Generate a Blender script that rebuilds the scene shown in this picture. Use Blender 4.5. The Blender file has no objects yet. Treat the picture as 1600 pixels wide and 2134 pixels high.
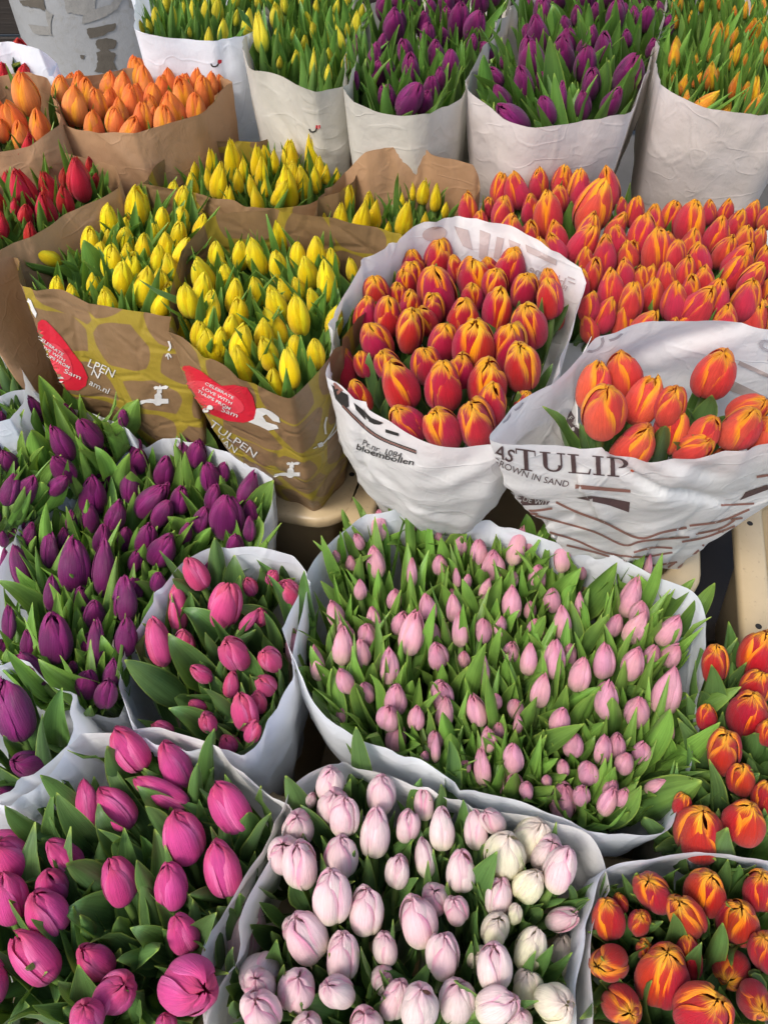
import bpy, bmesh, math, random
import numpy as np
from mathutils import Vector, Matrix, noise
from mathutils.bvhtree import BVHTree
from mathutils.geometry import tessellate_polygon
random.seed(7)
R = math.radians
S = bpy.context.scene
COL = S.collection

# ---------------- camera, world, sun, exposure ----------------
CZ, TH, F = 1.45, R(50), 1557.0
cam = bpy.data.objects.new('camera', bpy.data.cameras.new('camera'))
COL.objects.link(cam)
cam.location = (0, 0, CZ)
cam.rotation_euler = (R(90) - TH, 0, 0)
cam.data.sensor_fit = 'VERTICAL'
cam.data.angle = 2 * math.atan(1067 / F)
cam.data.clip_start = 0.02
cam.data.clip_end = 200
S.camera = cam
W = bpy.data.worlds.new("World")
S.world = W
W.use_nodes = True
nt = W.node_tree
nt.nodes.clear()
sky = nt.nodes.new('ShaderNodeTexSky')
sky.sky_type = 'NISHITA'
sky.sun_disc = False
SUN_EL, SUN_AZ = 52, 222          # azimuth clockwise from +Y
sky.sun_elevation = R(SUN_EL)
sky.sun_rotation = R(SUN_AZ)
sky.air_density = 1.2
sky.dust_density = 3.0
sky.ozone_density = 1.0
bg = nt.nodes.new('ShaderNodeBackground')
bg.inputs[1].default_value = 0.135
wo = nt.nodes.new('ShaderNodeOutputWorld')
nt.links.new(sky.outputs[0], bg.inputs[0])
nt.links.new(bg.outputs[0], wo.inputs[0])
sun = bpy.data.objects.new('sun', bpy.data.lights.new('sun', 'SUN'))
COL.objects.link(sun)
sun.data.energy = 1.25
sun.data.angle = R(16)
sun.data.color = (1.0, 0.965, 0.92)
sd = Vector((math.sin(R(SUN_AZ)) * math.cos(R(SUN_EL)), math.cos(R(SUN_AZ)) * math.cos(R(SUN_EL)), math.sin(R(SUN_EL))))
sun.rotation_euler = sd.to_track_quat('Z', 'Y').to_euler()
sun.location = (0, 0, 5)
S.view_settings.view_transform = 'Standard'
S.view_settings.look = 'None'
S.view_settings.gamma = 1
S.view_settings.exposure = 1.12
S.cycles.max_bounces = 6
S.cycles.diffuse_bounces = 4
S.cycles.transmission_bounces = 4
S.cycles.sample_clamp_indirect = 6

# ---------------- placing helpers ----------------
CAM = Vector((0, 0, CZ))
FW = Vector((0, math.cos(TH), -math.sin(TH)))
UP = Vector((0, math.sin(TH), math.cos(TH)))
def ray(px, py):
    return FW + Vector(((px - 800) / F, 0, 0)) - UP * ((py - 1067) / F)
def atz(px, py, z):                       # point of the place seen there, at real height z
    d = ray(px, py)
    return CAM + d * ((z - CZ) / d.z)
def depth(p):
    return (p - CAM).dot(FW)
def topx(p):
    q = p - CAM
    d = q.dot(FW)
    return 800 + F * q.x / d, 1067 - F * q.dot(UP) / d

def mesh_obj(name, vs, fs, mat, parent=None, smooth=True, uvs=None):
    me = bpy.data.meshes.new(name)
    me.from_pydata([tuple(v) for v in vs], [], fs)
    if uvs is not None:
        l = me.uv_layers.new(name='UVMap')
        idx = np.empty(len(me.loops), dtype=np.int32)
        me.loops.foreach_get('vertex_index', idx)
        l.data.foreach_set('uv', np.asarray(uvs, dtype=np.float32)[idx].ravel())
    if smooth:
        me.polygons.foreach_set('use_smooth', [True] * len(me.polygons))
    if mat:
        me.materials.append(mat)
    me.update()
    o = bpy.data.objects.new(name, me)
    COL.objects.link(o)
    if parent:
        o.parent = parent
    return o
def grid_faces(nu, nv, closed=False):     # index = j*nu + i
    f = []
    for j in range(nv - 1):
        for i in range(nu if closed else nu - 1):
            k = (i + 1) % nu
            f.append((j * nu + i, j * nu + k, (j + 1) * nu + k, (j + 1) * nu + i))
    return f
def tag(o, label=None, cat=None, group=None, kind=None):
    if label: o['label'] = label
    if cat: o['category'] = cat
    if group: o['group'] = group
    if kind: o['kind'] = kind
    return o

# ---------------- materials ----------------
class NB:
    def __init__(s, name):
        s.m = bpy.data.materials.new(name)
        s.m.use_nodes = True
        s.t = s.m.node_tree
        s.t.nodes.clear()
        s.out = s.t.nodes.new('ShaderNodeOutputMaterial')
    def n(s, ty, **kw):
        o = s.t.nodes.new(ty)
        for k, v in kw.items():
            setattr(o, k, v)
        return o
    def l(s, a, b):
        s.t.links.new(a, b)
    def math(s, op, a, b=None, c=None, clamp=False):
        o = s.n('ShaderNodeMath', operation=op)
        o.use_clamp = clamp
        for i, x in enumerate((a, b, c)):
            if x is None: continue
            if isinstance(x, (int, float)): o.inputs[i].default_value = x
            else: s.l(x, o.inputs[i])
        return o.outputs[0]
    def ss(s, x, a, b):                   # smoothstep
        o = s.n('ShaderNodeMapRange', interpolation_type='SMOOTHSTEP')
        s.l(x, o.inputs[0])
        o.inputs[1].default_value = a
        o.inputs[2].default_value = b
        return o.outputs[0]
    def mix(s, f, a, b, bt='MIX'):
        o = s.n('ShaderNodeMix', data_type='RGBA', blend_type=bt)
        for i, x in ((0, f), (6, a), (7, b)):
            if isinstance(x, (int, float)): o.inputs[i].default_value = x
            elif isinstance(x, tuple): o.inputs[i].default_value = (*x, 1) if len(x) == 3 else x
            else: s.l(x, o.inputs[i])
        return o.outputs[2]
    def noise(s, vec, scale, detail=3, rough=.5, dist=0, dim='3D'):
        o = s.n('ShaderNodeTexNoise', noise_dimensions=dim)
        if vec is not None: s.l(vec, o.inputs['Vector'])
        o.inputs['Scale'].default_value = scale
        o.inputs['Detail'].default_value = detail
        o.inputs['Roughness'].default_value = rough
        o.inputs['Distortion'].default_value = dist
        return o.outputs[0]
    def mapping(s, vec, sc, loc=None):
        o = s.n('ShaderNodeMapping')
        s.l(vec, o.inputs[0])
        o.inputs['Scale'].default_value = sc
        if loc is not None: o.inputs['Location'].default_value = loc
        return o.outputs[0]
    def rnd(s):
        at = s.n('ShaderNodeAttribute', attribute_name='rnd')
        return s.math('FRACT', s.math('ADD', s.n('ShaderNodeObjectInfo').outputs['Random'], at.outputs['Fac']))
    def finish(s, col, rough=.5, spec=.4, trans=0, bump=None, bd=.001, sheen=0, transcol=None, coat=0):
        p = s.n('ShaderNodeBsdfPrincipled')
        if isinstance(col, tuple): p.inputs['Base Color'].default_value = (*col, 1)
        else: s.l(col, p.inputs['Base Color'])
        if isinstance(rough, float): p.inputs['Roughness'].default_value = rough
        else: s.l(rough, p.inputs['Roughness'])
        p.inputs['Specular IOR Level'].default_value = spec
        p.inputs['Sheen Weight'].default_value = sheen
        p.inputs['Coat Weight'].default_value = coat
        if bump is not None:
            b = s.n('ShaderNodeBump')
            b.inputs['Strength'].default_value = 1
            b.inputs['Distance'].default_value = bd
            s.l(bump, b.inputs['Height'])
            s.l(b.outputs[0], p.inputs['Normal'])
        sh = p.outputs[0]
        if trans > 0:
            t = s.n('ShaderNodeBsdfTranslucent')
            c = transcol if transcol is not None else col
            if isinstance(c, tuple): t.inputs[0].default_value = (*c, 1)
            else: s.l(c, t.inputs[0])
            m = s.n('ShaderNodeMixShader')
            m.inputs[0].default_value = trans
            s.l(sh, m.inputs[1]); s.l(t.outputs[0], m.inputs[2])
            sh = m.outputs[0]
        s.l(sh, s.out.inputs[0])
        return s.m

def petal_mat(name, body, edge, tip, base, e=(.55, .95), t=(.7, 1.0), b=(0, .25), te=.35, alt=None, altamt=.5, vein=.35, trans=.28, mottle=0):
    """colour runs along the petal (uv v = base to tip, u = across): body, margins, tip, base"""
    k = NB(name)
    uv = k.n('ShaderNodeUVMap').outputs[0]
    sep = k.n('ShaderNodeSeparateXYZ'); k.l(uv, sep.inputs[0])
    u, v = sep.outputs[0], sep.outputs[1]
    info = k.n('ShaderNodeObjectInfo')
    rnd = k.rnd()
    cmb = k.n('ShaderNodeCombineXYZ')
    k.l(k.math('MULTIPLY', u, 26), cmb.inputs[0]); k.l(k.math('MULTIPLY', v, 1.6), cmb.inputs[1]); k.l(k.math('MULTIPLY', rnd, 90), cmb.inputs[2])
    streak = k.noise(cmb.outputs[0], 1.0, 4, .65)
    cmb2 = k.n('ShaderNodeCombineXYZ')
    k.l(k.math('MULTIPLY', u, 3), cmb2.inputs[0]); k.l(k.math('MULTIPLY', v, 3), cmb2.inputs[1]); k.l(k.math('MULTIPLY', rnd, 50), cmb2.inputs[2])
    blot = k.noise(cmb2.outputs[0], 1.0, 3, .5)
    s0 = k.math('SUBTRACT', streak, .5)
    ed = k.math('ABSOLUTE', k.math('SUBTRACT', k.math('MULTIPLY', u, 2), 1))
    ed = k.math('ADD', ed, k.math('MULTIPLY', s0, .58))
    ed = k.math('ADD', ed, k.math('MULTIPLY', v, te))
    ed = k.math('ADD', ed, k.math('MULTIPLY', k.math('SUBTRACT', rnd, .5), .3))
    vv = k.math('ADD', v, k.math('MULTIPLY', s0, .35))
    c = body
    if alt: c = k.mix(k.math('MULTIPLY', k.ss(k.math('ADD', k.math('MULTIPLY', rnd, .6), k.math('MULTIPLY', blot, .5)), .25, .85), altamt), body, alt)
    c = k.mix(k.ss(ed, *e), c, edge)
    c = k.mix(k.ss(vv, *t), c, tip)
    c = k.mix(k.math('SUBTRACT', 1, k.ss(k.math('ADD', v, k.math('MULTIPLY', s0, .25)), *b)), c, base)
    hs = k.n('ShaderNodeHueSaturation')
    k.l(k.math('ADD', k.math('MULTIPLY', k.math('SUBTRACT', rnd, .5), .018), .5), hs.inputs['Hue'])
    k.l(k.math('ADD', k.math('ADD', k.math('MULTIPLY', s0, vein * 1.6), 1), k.math('MULTIPLY', k.math('SUBTRACT', blot, .5), .35)), hs.inputs['Value'])
    k.l(c, hs.inputs['Color'])
    c = hs.outputs[0]
    cmb3 = k.n('ShaderNodeCombineXYZ')
    k.l(k.math('MULTIPLY', u, 60), cmb3.inputs[0]); k.l(k.math('MULTIPLY', v, 3), cmb3.inputs[1])
    fine = k.noise(cmb3.outputs[0], 1, 2)
    return k.finish(c, .42, .35, trans, fine, .0012, sheen=.1)

def leaf_mat(name, lo, hi, tipc=(.30, .42, .07)):
    k = NB(name)
    uv = k.n('ShaderNodeUVMap').outputs[0]
    sep = k.n('ShaderNodeSeparateXYZ'); k.l(uv, sep.inputs[0])
    u, v = sep.outputs[0], sep.outputs[1]
    rnd = k.rnd()
    cmb = k.n('ShaderNodeCombineXYZ')
    k.l(k.math('MULTIPLY', u, 20), cmb.inputs[0]); k.l(k.math('MULTIPLY', v, 1.5), cmb.inputs[1]); k.l(k.math('MULTIPLY', rnd, 70), cmb.inputs[2])
    st = k.noise(cmb.outputs[0], 1, 4, .6)
    geo = k.n('ShaderNodeNewGeometry')
    bl = k.noise(k.n('ShaderNodeTexCoord').outputs['Object'], 28, 3)
    f = k.math('ADD', k.math('MULTIPLY', rnd, .55), k.math('MULTIPLY', bl, .55))
    c = k.mix(k.ss(f, .2, .85), lo, hi)
    c = k.mix(k.math('MULTIPLY', k.ss(v, .5, 1.0), .55), c, hi)
    c = k.mix(k.ss(v, .95, 1.0), c, tipc)
    ed = k.math('ABSOLUTE', k.math('SUBTRACT', k.math('MULTIPLY', u, 2), 1))
    c = k.mix(k.math('MULTIPLY', k.ss(ed, .86, 1.0), .5), c, tipc)
    fl = k.noise(k.n('ShaderNodeTexCoord').outputs['Object'], 150, 4, .7)
    c = k.mix(k.math('MULTIPLY', k.ss(fl, .60, .74), .30), c, (.035, .045, .014))
    hs = k.n('ShaderNodeHueSaturation')
    k.l(k.math('ADD', .30, k.math('MULTIPLY', st, 1.4)), hs.inputs['Value'])
    k.l(k.math('ADD', .485, k.math('MULTIPLY', rnd, .03)), hs.inputs['Hue'])
    k.l(c, hs.inputs['Color'])
    c = hs.outputs[0]
    tc = k.mix(.6, c, (.22, .38, .02))
    return k.finish(c, .38, .45, .22, st, .0006, transcol=tc)

def paper_mat(name, col, col2, trans=.22, rough=.55, grain=False, dirt=.15):
    k = NB(name)
    oc = k.n('ShaderNodeTexCoord').outputs['Object']
    uv = k.n('ShaderNodeUVMap').outputs[0]
    n1 = k.noise(oc, 7, 4, .6)
    c = k.mix(k.ss(n1, .35, .7), col, col2)
    n2 = k.noise(oc, 60, 4, .7)
    c = k.mix(k.math('MULTIPLY', k.ss(n2, .55, .75), dirt), c, tuple(x * .62 for x in col2))
    if grain:
        g = k.noise(k.mapping(uv, (900, 60, 1)), 1, 2)
        c = k.mix(k.math('MULTIPLY', g, .28), c, tuple(x * .6 for x in col))
    def ridge(vec, sc, det, wid):
        n_ = k.noise(vec, sc, det, .5, .6)
        return k.math('SUBTRACT', 1, k.ss(k.math('ABSOLUTE', k.math('SUBTRACT', n_, .5)), 0, wid))
    h = k.math('ADD', k.math('MULTIPLY', ridge(k.mapping(oc, (1, 1, .45), (0, 2, 0)), 9, 1, .04), .28), k.math('MULTIPLY', n1, 2.4))
    h = k.math('ADD', h, k.math('MULTIPLY', ridge(k.mapping(oc, (1, 1, 1.6), (3, 1, 7)), 15, 1, .04), .12))
    h = k.math('ADD', h, k.math('MULTIPLY', ridge(k.mapping(oc, (1.4, 1.4, .7), (1, 5, 2)), 34, 2, .08), .05))
    h = k.math('ADD', h, k.math('MULTIPLY', n2, .25))
    return k.finish(c, rough, .3, trans, h, .0021)

def kraft_print_mat(name, off):
    """kraft paper with a mustard net printed round big rounded blobs"""
    k = NB(name)
    uv = k.n('ShaderNodeUVMap').outputs[0]
    oc = k.n('ShaderNodeTexCoord').outputs['Object']
    mp = k.mapping(uv, (1, 1.25, 1), (off, off * .7, 0))
    wob = k.n('ShaderNodeVectorMath', operation='ADD')
    nz = k.n('ShaderNodeTexNoise'); k.l(mp, nz.inputs['Vector']); nz.inputs['Scale'].default_value = 14; nz.inputs['Detail'].default_value = 0
    sc = k.n('ShaderNodeVectorMath', operation='SCALE'); k.l(nz.outputs[1], sc.inputs[0]); sc.inputs[3].default_value = .022
    k.l(mp, wob.inputs[0]); k.l(sc.outputs[0], wob.inputs[1])
    v = k.n('ShaderNodeTexVoronoi', feature='SMOOTH_F1', voronoi_dimensions='2D')
    k.l(wob.outputs[0], v.inputs['Vector']); v.inputs['Scale'].default_value = 11.5; v.inputs['Randomness'].default_value = .7; v.inputs['Smoothness'].default_value = .05
    e = k.n('ShaderNodeTexVoronoi', feature='DISTANCE_TO_EDGE', voronoi_dimensions='2D')
    k.l(wob.outputs[0], e.inputs['Vector']); e.inputs['Scale'].default_value = 11.5; e.inputs['Randomness'].default_value = .7
    d = k.math('SUBTRACT', k.math('MULTIPLY', e.outputs[0], 1.6), k.math('MULTIPLY', v.outputs[0], .9))
    m = k.ss(d, -.27, -.25)
    n1 = k.noise(oc, 9, 4, .6)
    br = k.mix(n1, (.20, .115, .052), (.27, .165, .08))
    mu = k.mix(n1, (.30, .215, .020), (.38, .28, .030))
    c = k.mix(m, mu, br)
    g = k.noise(k.mapping(uv, (900, 70, 1)), 1, 2)
    c = k.mix(k.math('MULTIPLY', g, .35), c, (.10, .06, .03))
    v1 = k.n('ShaderNodeTexVoronoi', feature='DISTANCE_TO_EDGE'); k.l(oc, v1.inputs['Vector']); v1.inputs['Scale'].default_value = 16
    h = k.math('ADD', k.math('MULTIPLY', k.ss(v1.outputs[0], 0, .1), .4), k.math('MULTIPLY', n1, 3))
    return k.finish(c, .42, .5, .06, h, .0022)

def flat_mat(name, col, rough=.5, nscale=40, amt=.15, trans=0, bd=.0005, spec=.4):
    k = NB(name)
    oc = k.n('ShaderNodeTexCoord').outputs['Object']
    n = k.noise(oc, nscale, 4, .6)
    c = k.mix(k.math('MULTIPLY', n, amt * 2), col, tuple(x * .45 for x in col))
    n3 = k.noise(oc, nscale * 9, 5, .75)
    c = k.mix(k.math('MULTIPLY', k.ss(n3, .58, .72), amt * 2.2), c, tuple(x * .35 for x in col))
    return k.finish(c, rough, spec, trans, n, bd)

YEL = petal_mat('yellow_petal', (.95, .70, .002), (.98, .80, .01), (.94, .76, .02), (.66, .58, .02), alt=(.90, .57, .003), vein=.22, trans=.32)
YGR = petal_mat('yellow_green_petal', (.74, .62, .02), (.88, .72, .04), (.88, .72, .03), (.28, .38, .03), b=(.0, .5), vein=.25)
ORA = petal_mat('orange_petal', (.90, .25, .055), (.95, .38, .03), (.92, .22, .02), (.85, .42, .16), e=(.7, 1.1), vein=.3, alt=(.92, .36, .13))
RYE = petal_mat('crimson_yellow_petal', (.42, .008, .035), (.88, .28, .004), (.94, .46, .008), (.42, .012, .05), e=(1.22, 1.58), t=(.84, 1.0), te=.92, alt=(.56, .018, .022), vein=.35, trans=.22)
COR = petal_mat('coral_yellow_petal', (.56, .026, .042), (.90, .28, .006), (.94, .42, .010), (.52, .06, .06), e=(1.16, 1.55), t=(.84, 1.0), te=.90, alt=(.66, .05, .03), vein=.35, trans=.22)
SAL = petal_mat('salmon_orange_petal', (.66, .055, .032), (.93, .31, .008), (.96, .45, .012), (.80, .2, .12), e=(1.20, 1.6), t=(.86, 1.04), te=.90, alt=(.84, .09, .06), vein=.25, trans=.3)
FLA = petal_mat('scarlet_flame_petal', (.36, .005, .006), (.86, .22, .003), (.92, .42, .005), (.32, .006, .01), e=(1.28, 1.65), t=(.86, 1.04), te=.95, alt=(.50, .016, .005), vein=.45, trans=.14)
PUR = petal_mat('purple_petal', (.145, .005, .072), (.24, .012, .14), (.28, .010, .13), (.11, .005, .07), e=(.6, 1.3), alt=(.095, .004, .068), altamt=.8, vein=.4, trans=.2)
PNK = petal_mat('rose_pink_petal', (.60, .065, .20), (.74, .18, .36), (.70, .09, .20), (.70, .12, .24), e=(.7, 1.3), alt=(.66, .04, .16), vein=.25)
HOT = petal_mat('magenta_pink_petal', (.62, .062, .235), (.76, .17, .38), (.64, .05, .18), (.46, .07, .24), e=(.7, 1.3), alt=(.60, .035, .22), vein=.42)
PAL = petal_mat('pale_pink_petal', (.74, .34, .44), (.84, .42, .54), (.78, .27, .38), (.62, .44, .32), e=(.6, 1.3), b=(0, .5), alt=(.78, .42, .42), vein=.25, trans=.3)
WHP = petal_mat('white_pink_petal', (.84, .70, .64), (.82, .28, .46), (.84, .40, .52), (.78, .76, .50), e=(.9, 1.6), te=.45, b=(0, .5), t=(.75, 1.2), alt=(.86, .56, .60), altamt=.8, vein=.30, trans=.3)
CRE = petal_mat('cream_petal', (.86, .79, .60), (.88, .64, .62), (.88, .72, .62), (.70, .74, .30), e=(.9, 1.6), b=(0, .5), alt=(.84, .80, .48), vein=.14, trans=.3)
RED = petal_mat('red_petal', (.68, .018, .030), (.78, .05, .06), (.66, .02, .02), (.50, .10, .07), e=(.8, 1.3), alt=(.52, .02, .05), vein=.35)
SLO = petal_mat('slim_orange_petal', (.86, .26, .02), (.92, .50, .01), (.93, .58, .02), (.40, .42, .04), e=(.7, 1.1), b=(0, .35), alt=(.85, .42, .01), vein=.3)
LF_F = leaf_mat('leaf_grey_green', (.045, .100, .036), (.105, .195, .050))
LF_G = leaf_mat('leaf_fresh_green', (.050, .120, .028), (.190, .340, .055))
LF_B = leaf_mat('leaf_mid_green', (.052, .130, .030), (.120, .235, .040))
STEM = flat_mat('stem_green', (.16, .26, .06), .45, 60, .2, .1)
P_WHITE = paper_mat('white_paper', (.82, .84, .87), (.77, .79, .83), trans=.3)
P_CREAM = paper_mat('greaseproof_paper', (.70, .61, .56), (.61, .53, .47), trans=.28)
P_PRINT = paper_mat('offwhite_printed_paper', (.83, .81, .78), (.77, .75, .72), trans=.3)
P_GREY = paper_mat('grey_white_paper', (.62, .57, .49), (.54, .50, .42), trans=.25)
P_KRAFT = paper_mat('kraft_paper', (.40, .235, .125), (.32, .18, .09), trans=.12, grain=True)
P_YEL1 = kraft_print_mat('mustard_printed_kraft', .03)
P_YEL2 = kraft_print_mat('mustard_printed_kraft_b', .37)
INK_BR = flat_mat('brown_ink', (.085, .05, .05), .5, 60, .15)
INK_RB = flat_mat('russet_ink', (.28, .13, .10), .5, 60, .15)
INK_BK = flat_mat('black_ink', (.03, .028, .026), .5, 60, .15)
INK_GH = flat_mat('show_through_ink', (.42, .40, .42), .6, 60, .1)
INK_GH2 = flat_mat('warm_show_through_ink', (.50, .42, .40), .6, 60, .1)
INK_WH = flat_mat('white_ink', (.66, .64, .60), .5, 70, .25)
INK_RED = flat_mat('red_sticker', (.55, .018, .035), .28, 30, .12)
INK_RED2 = flat_mat('red_sticker_light', (.62, .05, .07), .28, 30, .12)
CREAM_PL = flat_mat('cream_plastic', (.50, .38, .22), .35, 12, .22, bd=.0008, spec=.5)
DARK = flat_mat('hole_shade', (.02, .016, .012), .8)  # near-black colour stands in for the shade inside the rim holes
# ---------------- the bunches: rim of each paper (px, py seen from the camera spot, height above the flower plane) ----------------
# key: flower plane height, petal material, form, leaf material, leaf (count, width, rise, spread), phrase, colour word, paper material, rim, flowers (tip x,y, base x,y, width)
B = {}
def bunch(key, **kw): B[key] = kw
def T(s): return [tuple(float(q) for q in x.split(',')) for x in s.split()]
bunch('far_yellow_a', liftz=1, fill=(24, 16), H=1.0, mat='YGR', form='slim', leaf=(5, .020, .02, .25), lm='LF_B', ph='far bunch beside the column', col='yellow', paper='P_WHITE',
 rim=T('280,42,.02 285,60,0 380,78,-.01 450,80,-.01 525,62,-.01 560,10,-.01 540,-60,-.02 300,-60,-.02'),
 fl=T('322,12,328,55,20 362,12,360,60,18 382,0,384,30,14 400,-3,405,50,18 428,-5,428,45,18 467,38,465,70,24 436,55,436,76,20 495,18,492,40,16 520,15,515,58,28 290,40,296,55,14 306,38,312,56,14 395,55,396,70,10 345,-20,348,15,20 450,-30,450,10,20 410,-40,410,-5,20 490,-30,490,5,20'))
bunch('far_yellow_b', liftz=1, fill=(26, 22), H=1.0, mat='YGR', form='slim', leaf=(5, .022, .02, .25), lm='LF_B', ph='far bunch beside the purple', col='yellow', paper='P_GREY',
 rim=T('508,90,.03 520,130,.01 600,165,-.01 660,182,-.01 725,170,-.01 745,100,-.02 760,20,-.03 720,-40,-.03 600,-50,-.03 540,40,.02'),
 fl=T('537,20,548,115,32 575,57,578,95,22 638,22,645,55,18 655,98,650,170,17 685,132,683,175,17 660,-5,658,30,15 692,25,696,68,16 700,50,715,105,20 745,20,740,65,24 722,45,725,75,14 612,55,610,88,12 680,65,680,105,12 705,-5,700,25,16 590,-20,595,30,20 630,-30,632,10,20 560,-30,565,10,20 675,-40,675,-5,20'))
bunch('far_purple_a', liftz=1, fill=(28, 18), H=1.0, mat='PUR', form='closed', leaf=(4, .026, .03, .35), lm='LF_B', ph='far left purple bunch', col='dark purple', paper='P_GREY',
 rim=T('718,175,.01 730,200,0 800,232,-.01 870,240,-.01 960,210,-.01 985,150,-.02 1050,30,-.02 1060,-30,-.03 850,-60,-.03 735,60,.0'),
 fl=T('742,72,738,140,22 742,148,740,190,18 785,88,780,150,32 795,178,797,220,20 822,15,820,60,42 885,22,882,65,32 960,0,955,60,45 1002,20,985,65,40 895,-5,900,30,25 922,55,925,80,22 840,80,845,115,32 855,108,858,175,38 908,82,908,130,35 938,98,942,170,36 812,125,815,160,25 878,170,845,225,48 892,185,885,215,32 808,175,812,225,28 988,70,980,110,22 1002,85,1025,135,28 860,-30,858,5,35 930,-30,930,5,35 1000,-35,1000,-5,35 800,-20,800,15,35'))
bunch('far_purple_b', liftz=1, fill=(32, 24), H=1.0, mat='PUR', form='closed', leaf=(4, .030, .03, .35), lm='LF_B', ph='far right purple bunch', col='dark purple', paper='P_CREAM',
 rim=T('975,160,.02 985,200,0 1050,250,-.01 1110,263,-.01 1200,255,-.01 1310,235,-.01 1330,190,0 1370,80,.0 1400,10,-.01 1380,-40,-.03 1150,-80,-.03 1040,50,.02'),
 fl=T('1100,75,1110,165,55 1115,30,1120,90,45 1052,100,1050,145,20 1082,137,1095,195,42 1130,-10,1130,30,38 1175,32,1180,75,25 1222,92,1215,170,42 1257,65,1255,125,36 1285,-5,1280,65,38 1235,50,1230,100,25 1322,10,1320,65,24 1350,10,1345,55,32 1370,0,1372,20,20 1395,28,1385,80,25 1362,78,1355,120,25 1328,108,1305,170,55 1305,60,1305,100,22 1032,175,1045,210,38 1035,218,1075,255,48 1130,197,1145,250,36 1172,165,1172,240,18 1292,182,1270,222,38 1020,140,1045,180,25 1200,10,1202,40,25 1240,5,1240,30,22 1160,-40,1160,-5,35 1220,-40,1220,-5,35 1330,-40,1330,-5,35'))
bunch('far_slim', liftz=1, fill=(24, 26), H=1.0, mat='SLO', form='slim', leaf=(5, .018, .03, .3), lm='LF_G', ph='far right corner bunch', col='orange-yellow', paper='P_CREAM',
 rim=T('1370,125,.03 1380,180,.01 1430,205,-.01 1500,222,-.01 1580,230,-.01 1680,215,0 1720,100,.0 1600,-60,-.02 1400,-20,-.0'),
 fl=T('1408,85,1402,145,26 1542,88,1525,125,28 1482,95,1475,130,14 1518,48,1505,78,20 1585,38,1572,70,32 1430,153,1422,178,22 1500,190,1465,220,38 1578,155,1565,205,32 1590,192,1570,225,32 1522,208,1515,225,28 1432,185,1430,200,20 1462,147,1455,162,18 1542,147,1535,175,16 1556,0,1552,22,18 1495,140,1492,165,12 1562,140,1558,155,16 1595,75,1590,105,18 1475,32,1472,55,12 1440,20,1438,50,14 1530,10,1528,40,14 1590,-10,1588,20,18 1450,110,1448,135,14 1500,-20,1500,10,18 1620,150,1618,190,25 1640,60,1638,100,22 1555,110,1550,135,14 1415,170,1415,190,14 1570,5,1568,30,14'))
bunch('far_red', H=.97, mat='RED', form='closed', leaf=(2, .02, .0, .2), lm='LF_B', ph='bunch beside the column', col='red', paper='P_WHITE',
 rim=T('-60,100,.05 0,88,.06 80,100,.06 116,130,.03 110,158,-.02 50,172,-.04 -60,178,-.04'),
 fl=T('38,80,45,140,35 5,92,15,145,28 68,112,78,142,25 50,130,52,150,35 5,130,10,165,30 -25,100,-20,150,35'))
bunch('orange_left', H=.95, mat='ORA', form='closed', leaf=(2, .026, .01, .3), lm='LF_B', ph='far left orange bunch', col='orange', paper='P_KRAFT',
 rim=T('-60,180,.05 0,162,.05 60,150,.055 100,156,.05 120,195,.02 122,262,0 60,300,-.01 -60,310,-.01'),
 fl=T('42,147,62,222,55 10,210,30,250,48 75,225,85,272,50 38,250,45,283,45 2,245,5,280,30 -20,190,-10,235,45'))
bunch('orange', fill=(30, 14), H=.95, mat='ORA', form='closed', leaf=(1, .02, -.01, .2), lm='LF_B', ph='full orange bunch', col='orange', paper='P_KRAFT',
 rim=T('112,175,.02 125,262,-.01 200,275,-.01 280,278,-.01 400,240,-.01 478,172,.02 440,150,.02 340,138,.025 220,150,.025'),
 fl=T('283,115,290,155,45 370,127,375,155,38 410,133,412,155,42 300,135,303,170,42 163,148,170,185,45 127,153,128,220,38 228,147,228,185,38 258,145,257,190,42 348,140,352,165,38 442,148,442,190,28 458,153,462,180,24 422,155,425,200,42 372,158,382,200,48 335,155,340,180,38 318,168,320,198,40 155,173,158,225,50 197,182,207,235,40 228,182,230,215,32 272,172,275,208,52 350,185,358,232,58 408,190,410,228,42 313,195,315,215,30 248,202,250,230,38 140,210,148,255,45 295,208,298,250,42 192,225,197,262,45 240,218,240,268,38 343,215,345,250,50 322,222,322,255,28 282,240,275,268,42 150,150,150,180,36 385,150,385,180,34 180,160,182,200,36'))
bunch('red', fill=(34, 14), H=.92, mat='RED', form='slim', leaf=(5, .022, .025, .35), lm='LF_B', ph='left edge red bunch', col='dark red', paper='P_KRAFT',
 rim=T('240,345,.02 242,390,.0 140,450,-.01 0,520,-.01 -100,560,0 -120,400,.0 0,320,.0 130,310,.0'),
 fl=T('60,275,65,305,45 155,325,172,405,42 185,325,190,350,22 30,350,55,415,45 13,353,18,400,20 100,320,100,345,18 90,355,105,395,38 90,393,97,445,40 130,383,137,425,30 63,460,65,490,24 40,320,60,355,25 3,440,5,490,25 -20,380,-10,430,35 30,410,35,450,20 200,360,200,395,20 -30,300,-25,350,35'))
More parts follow.
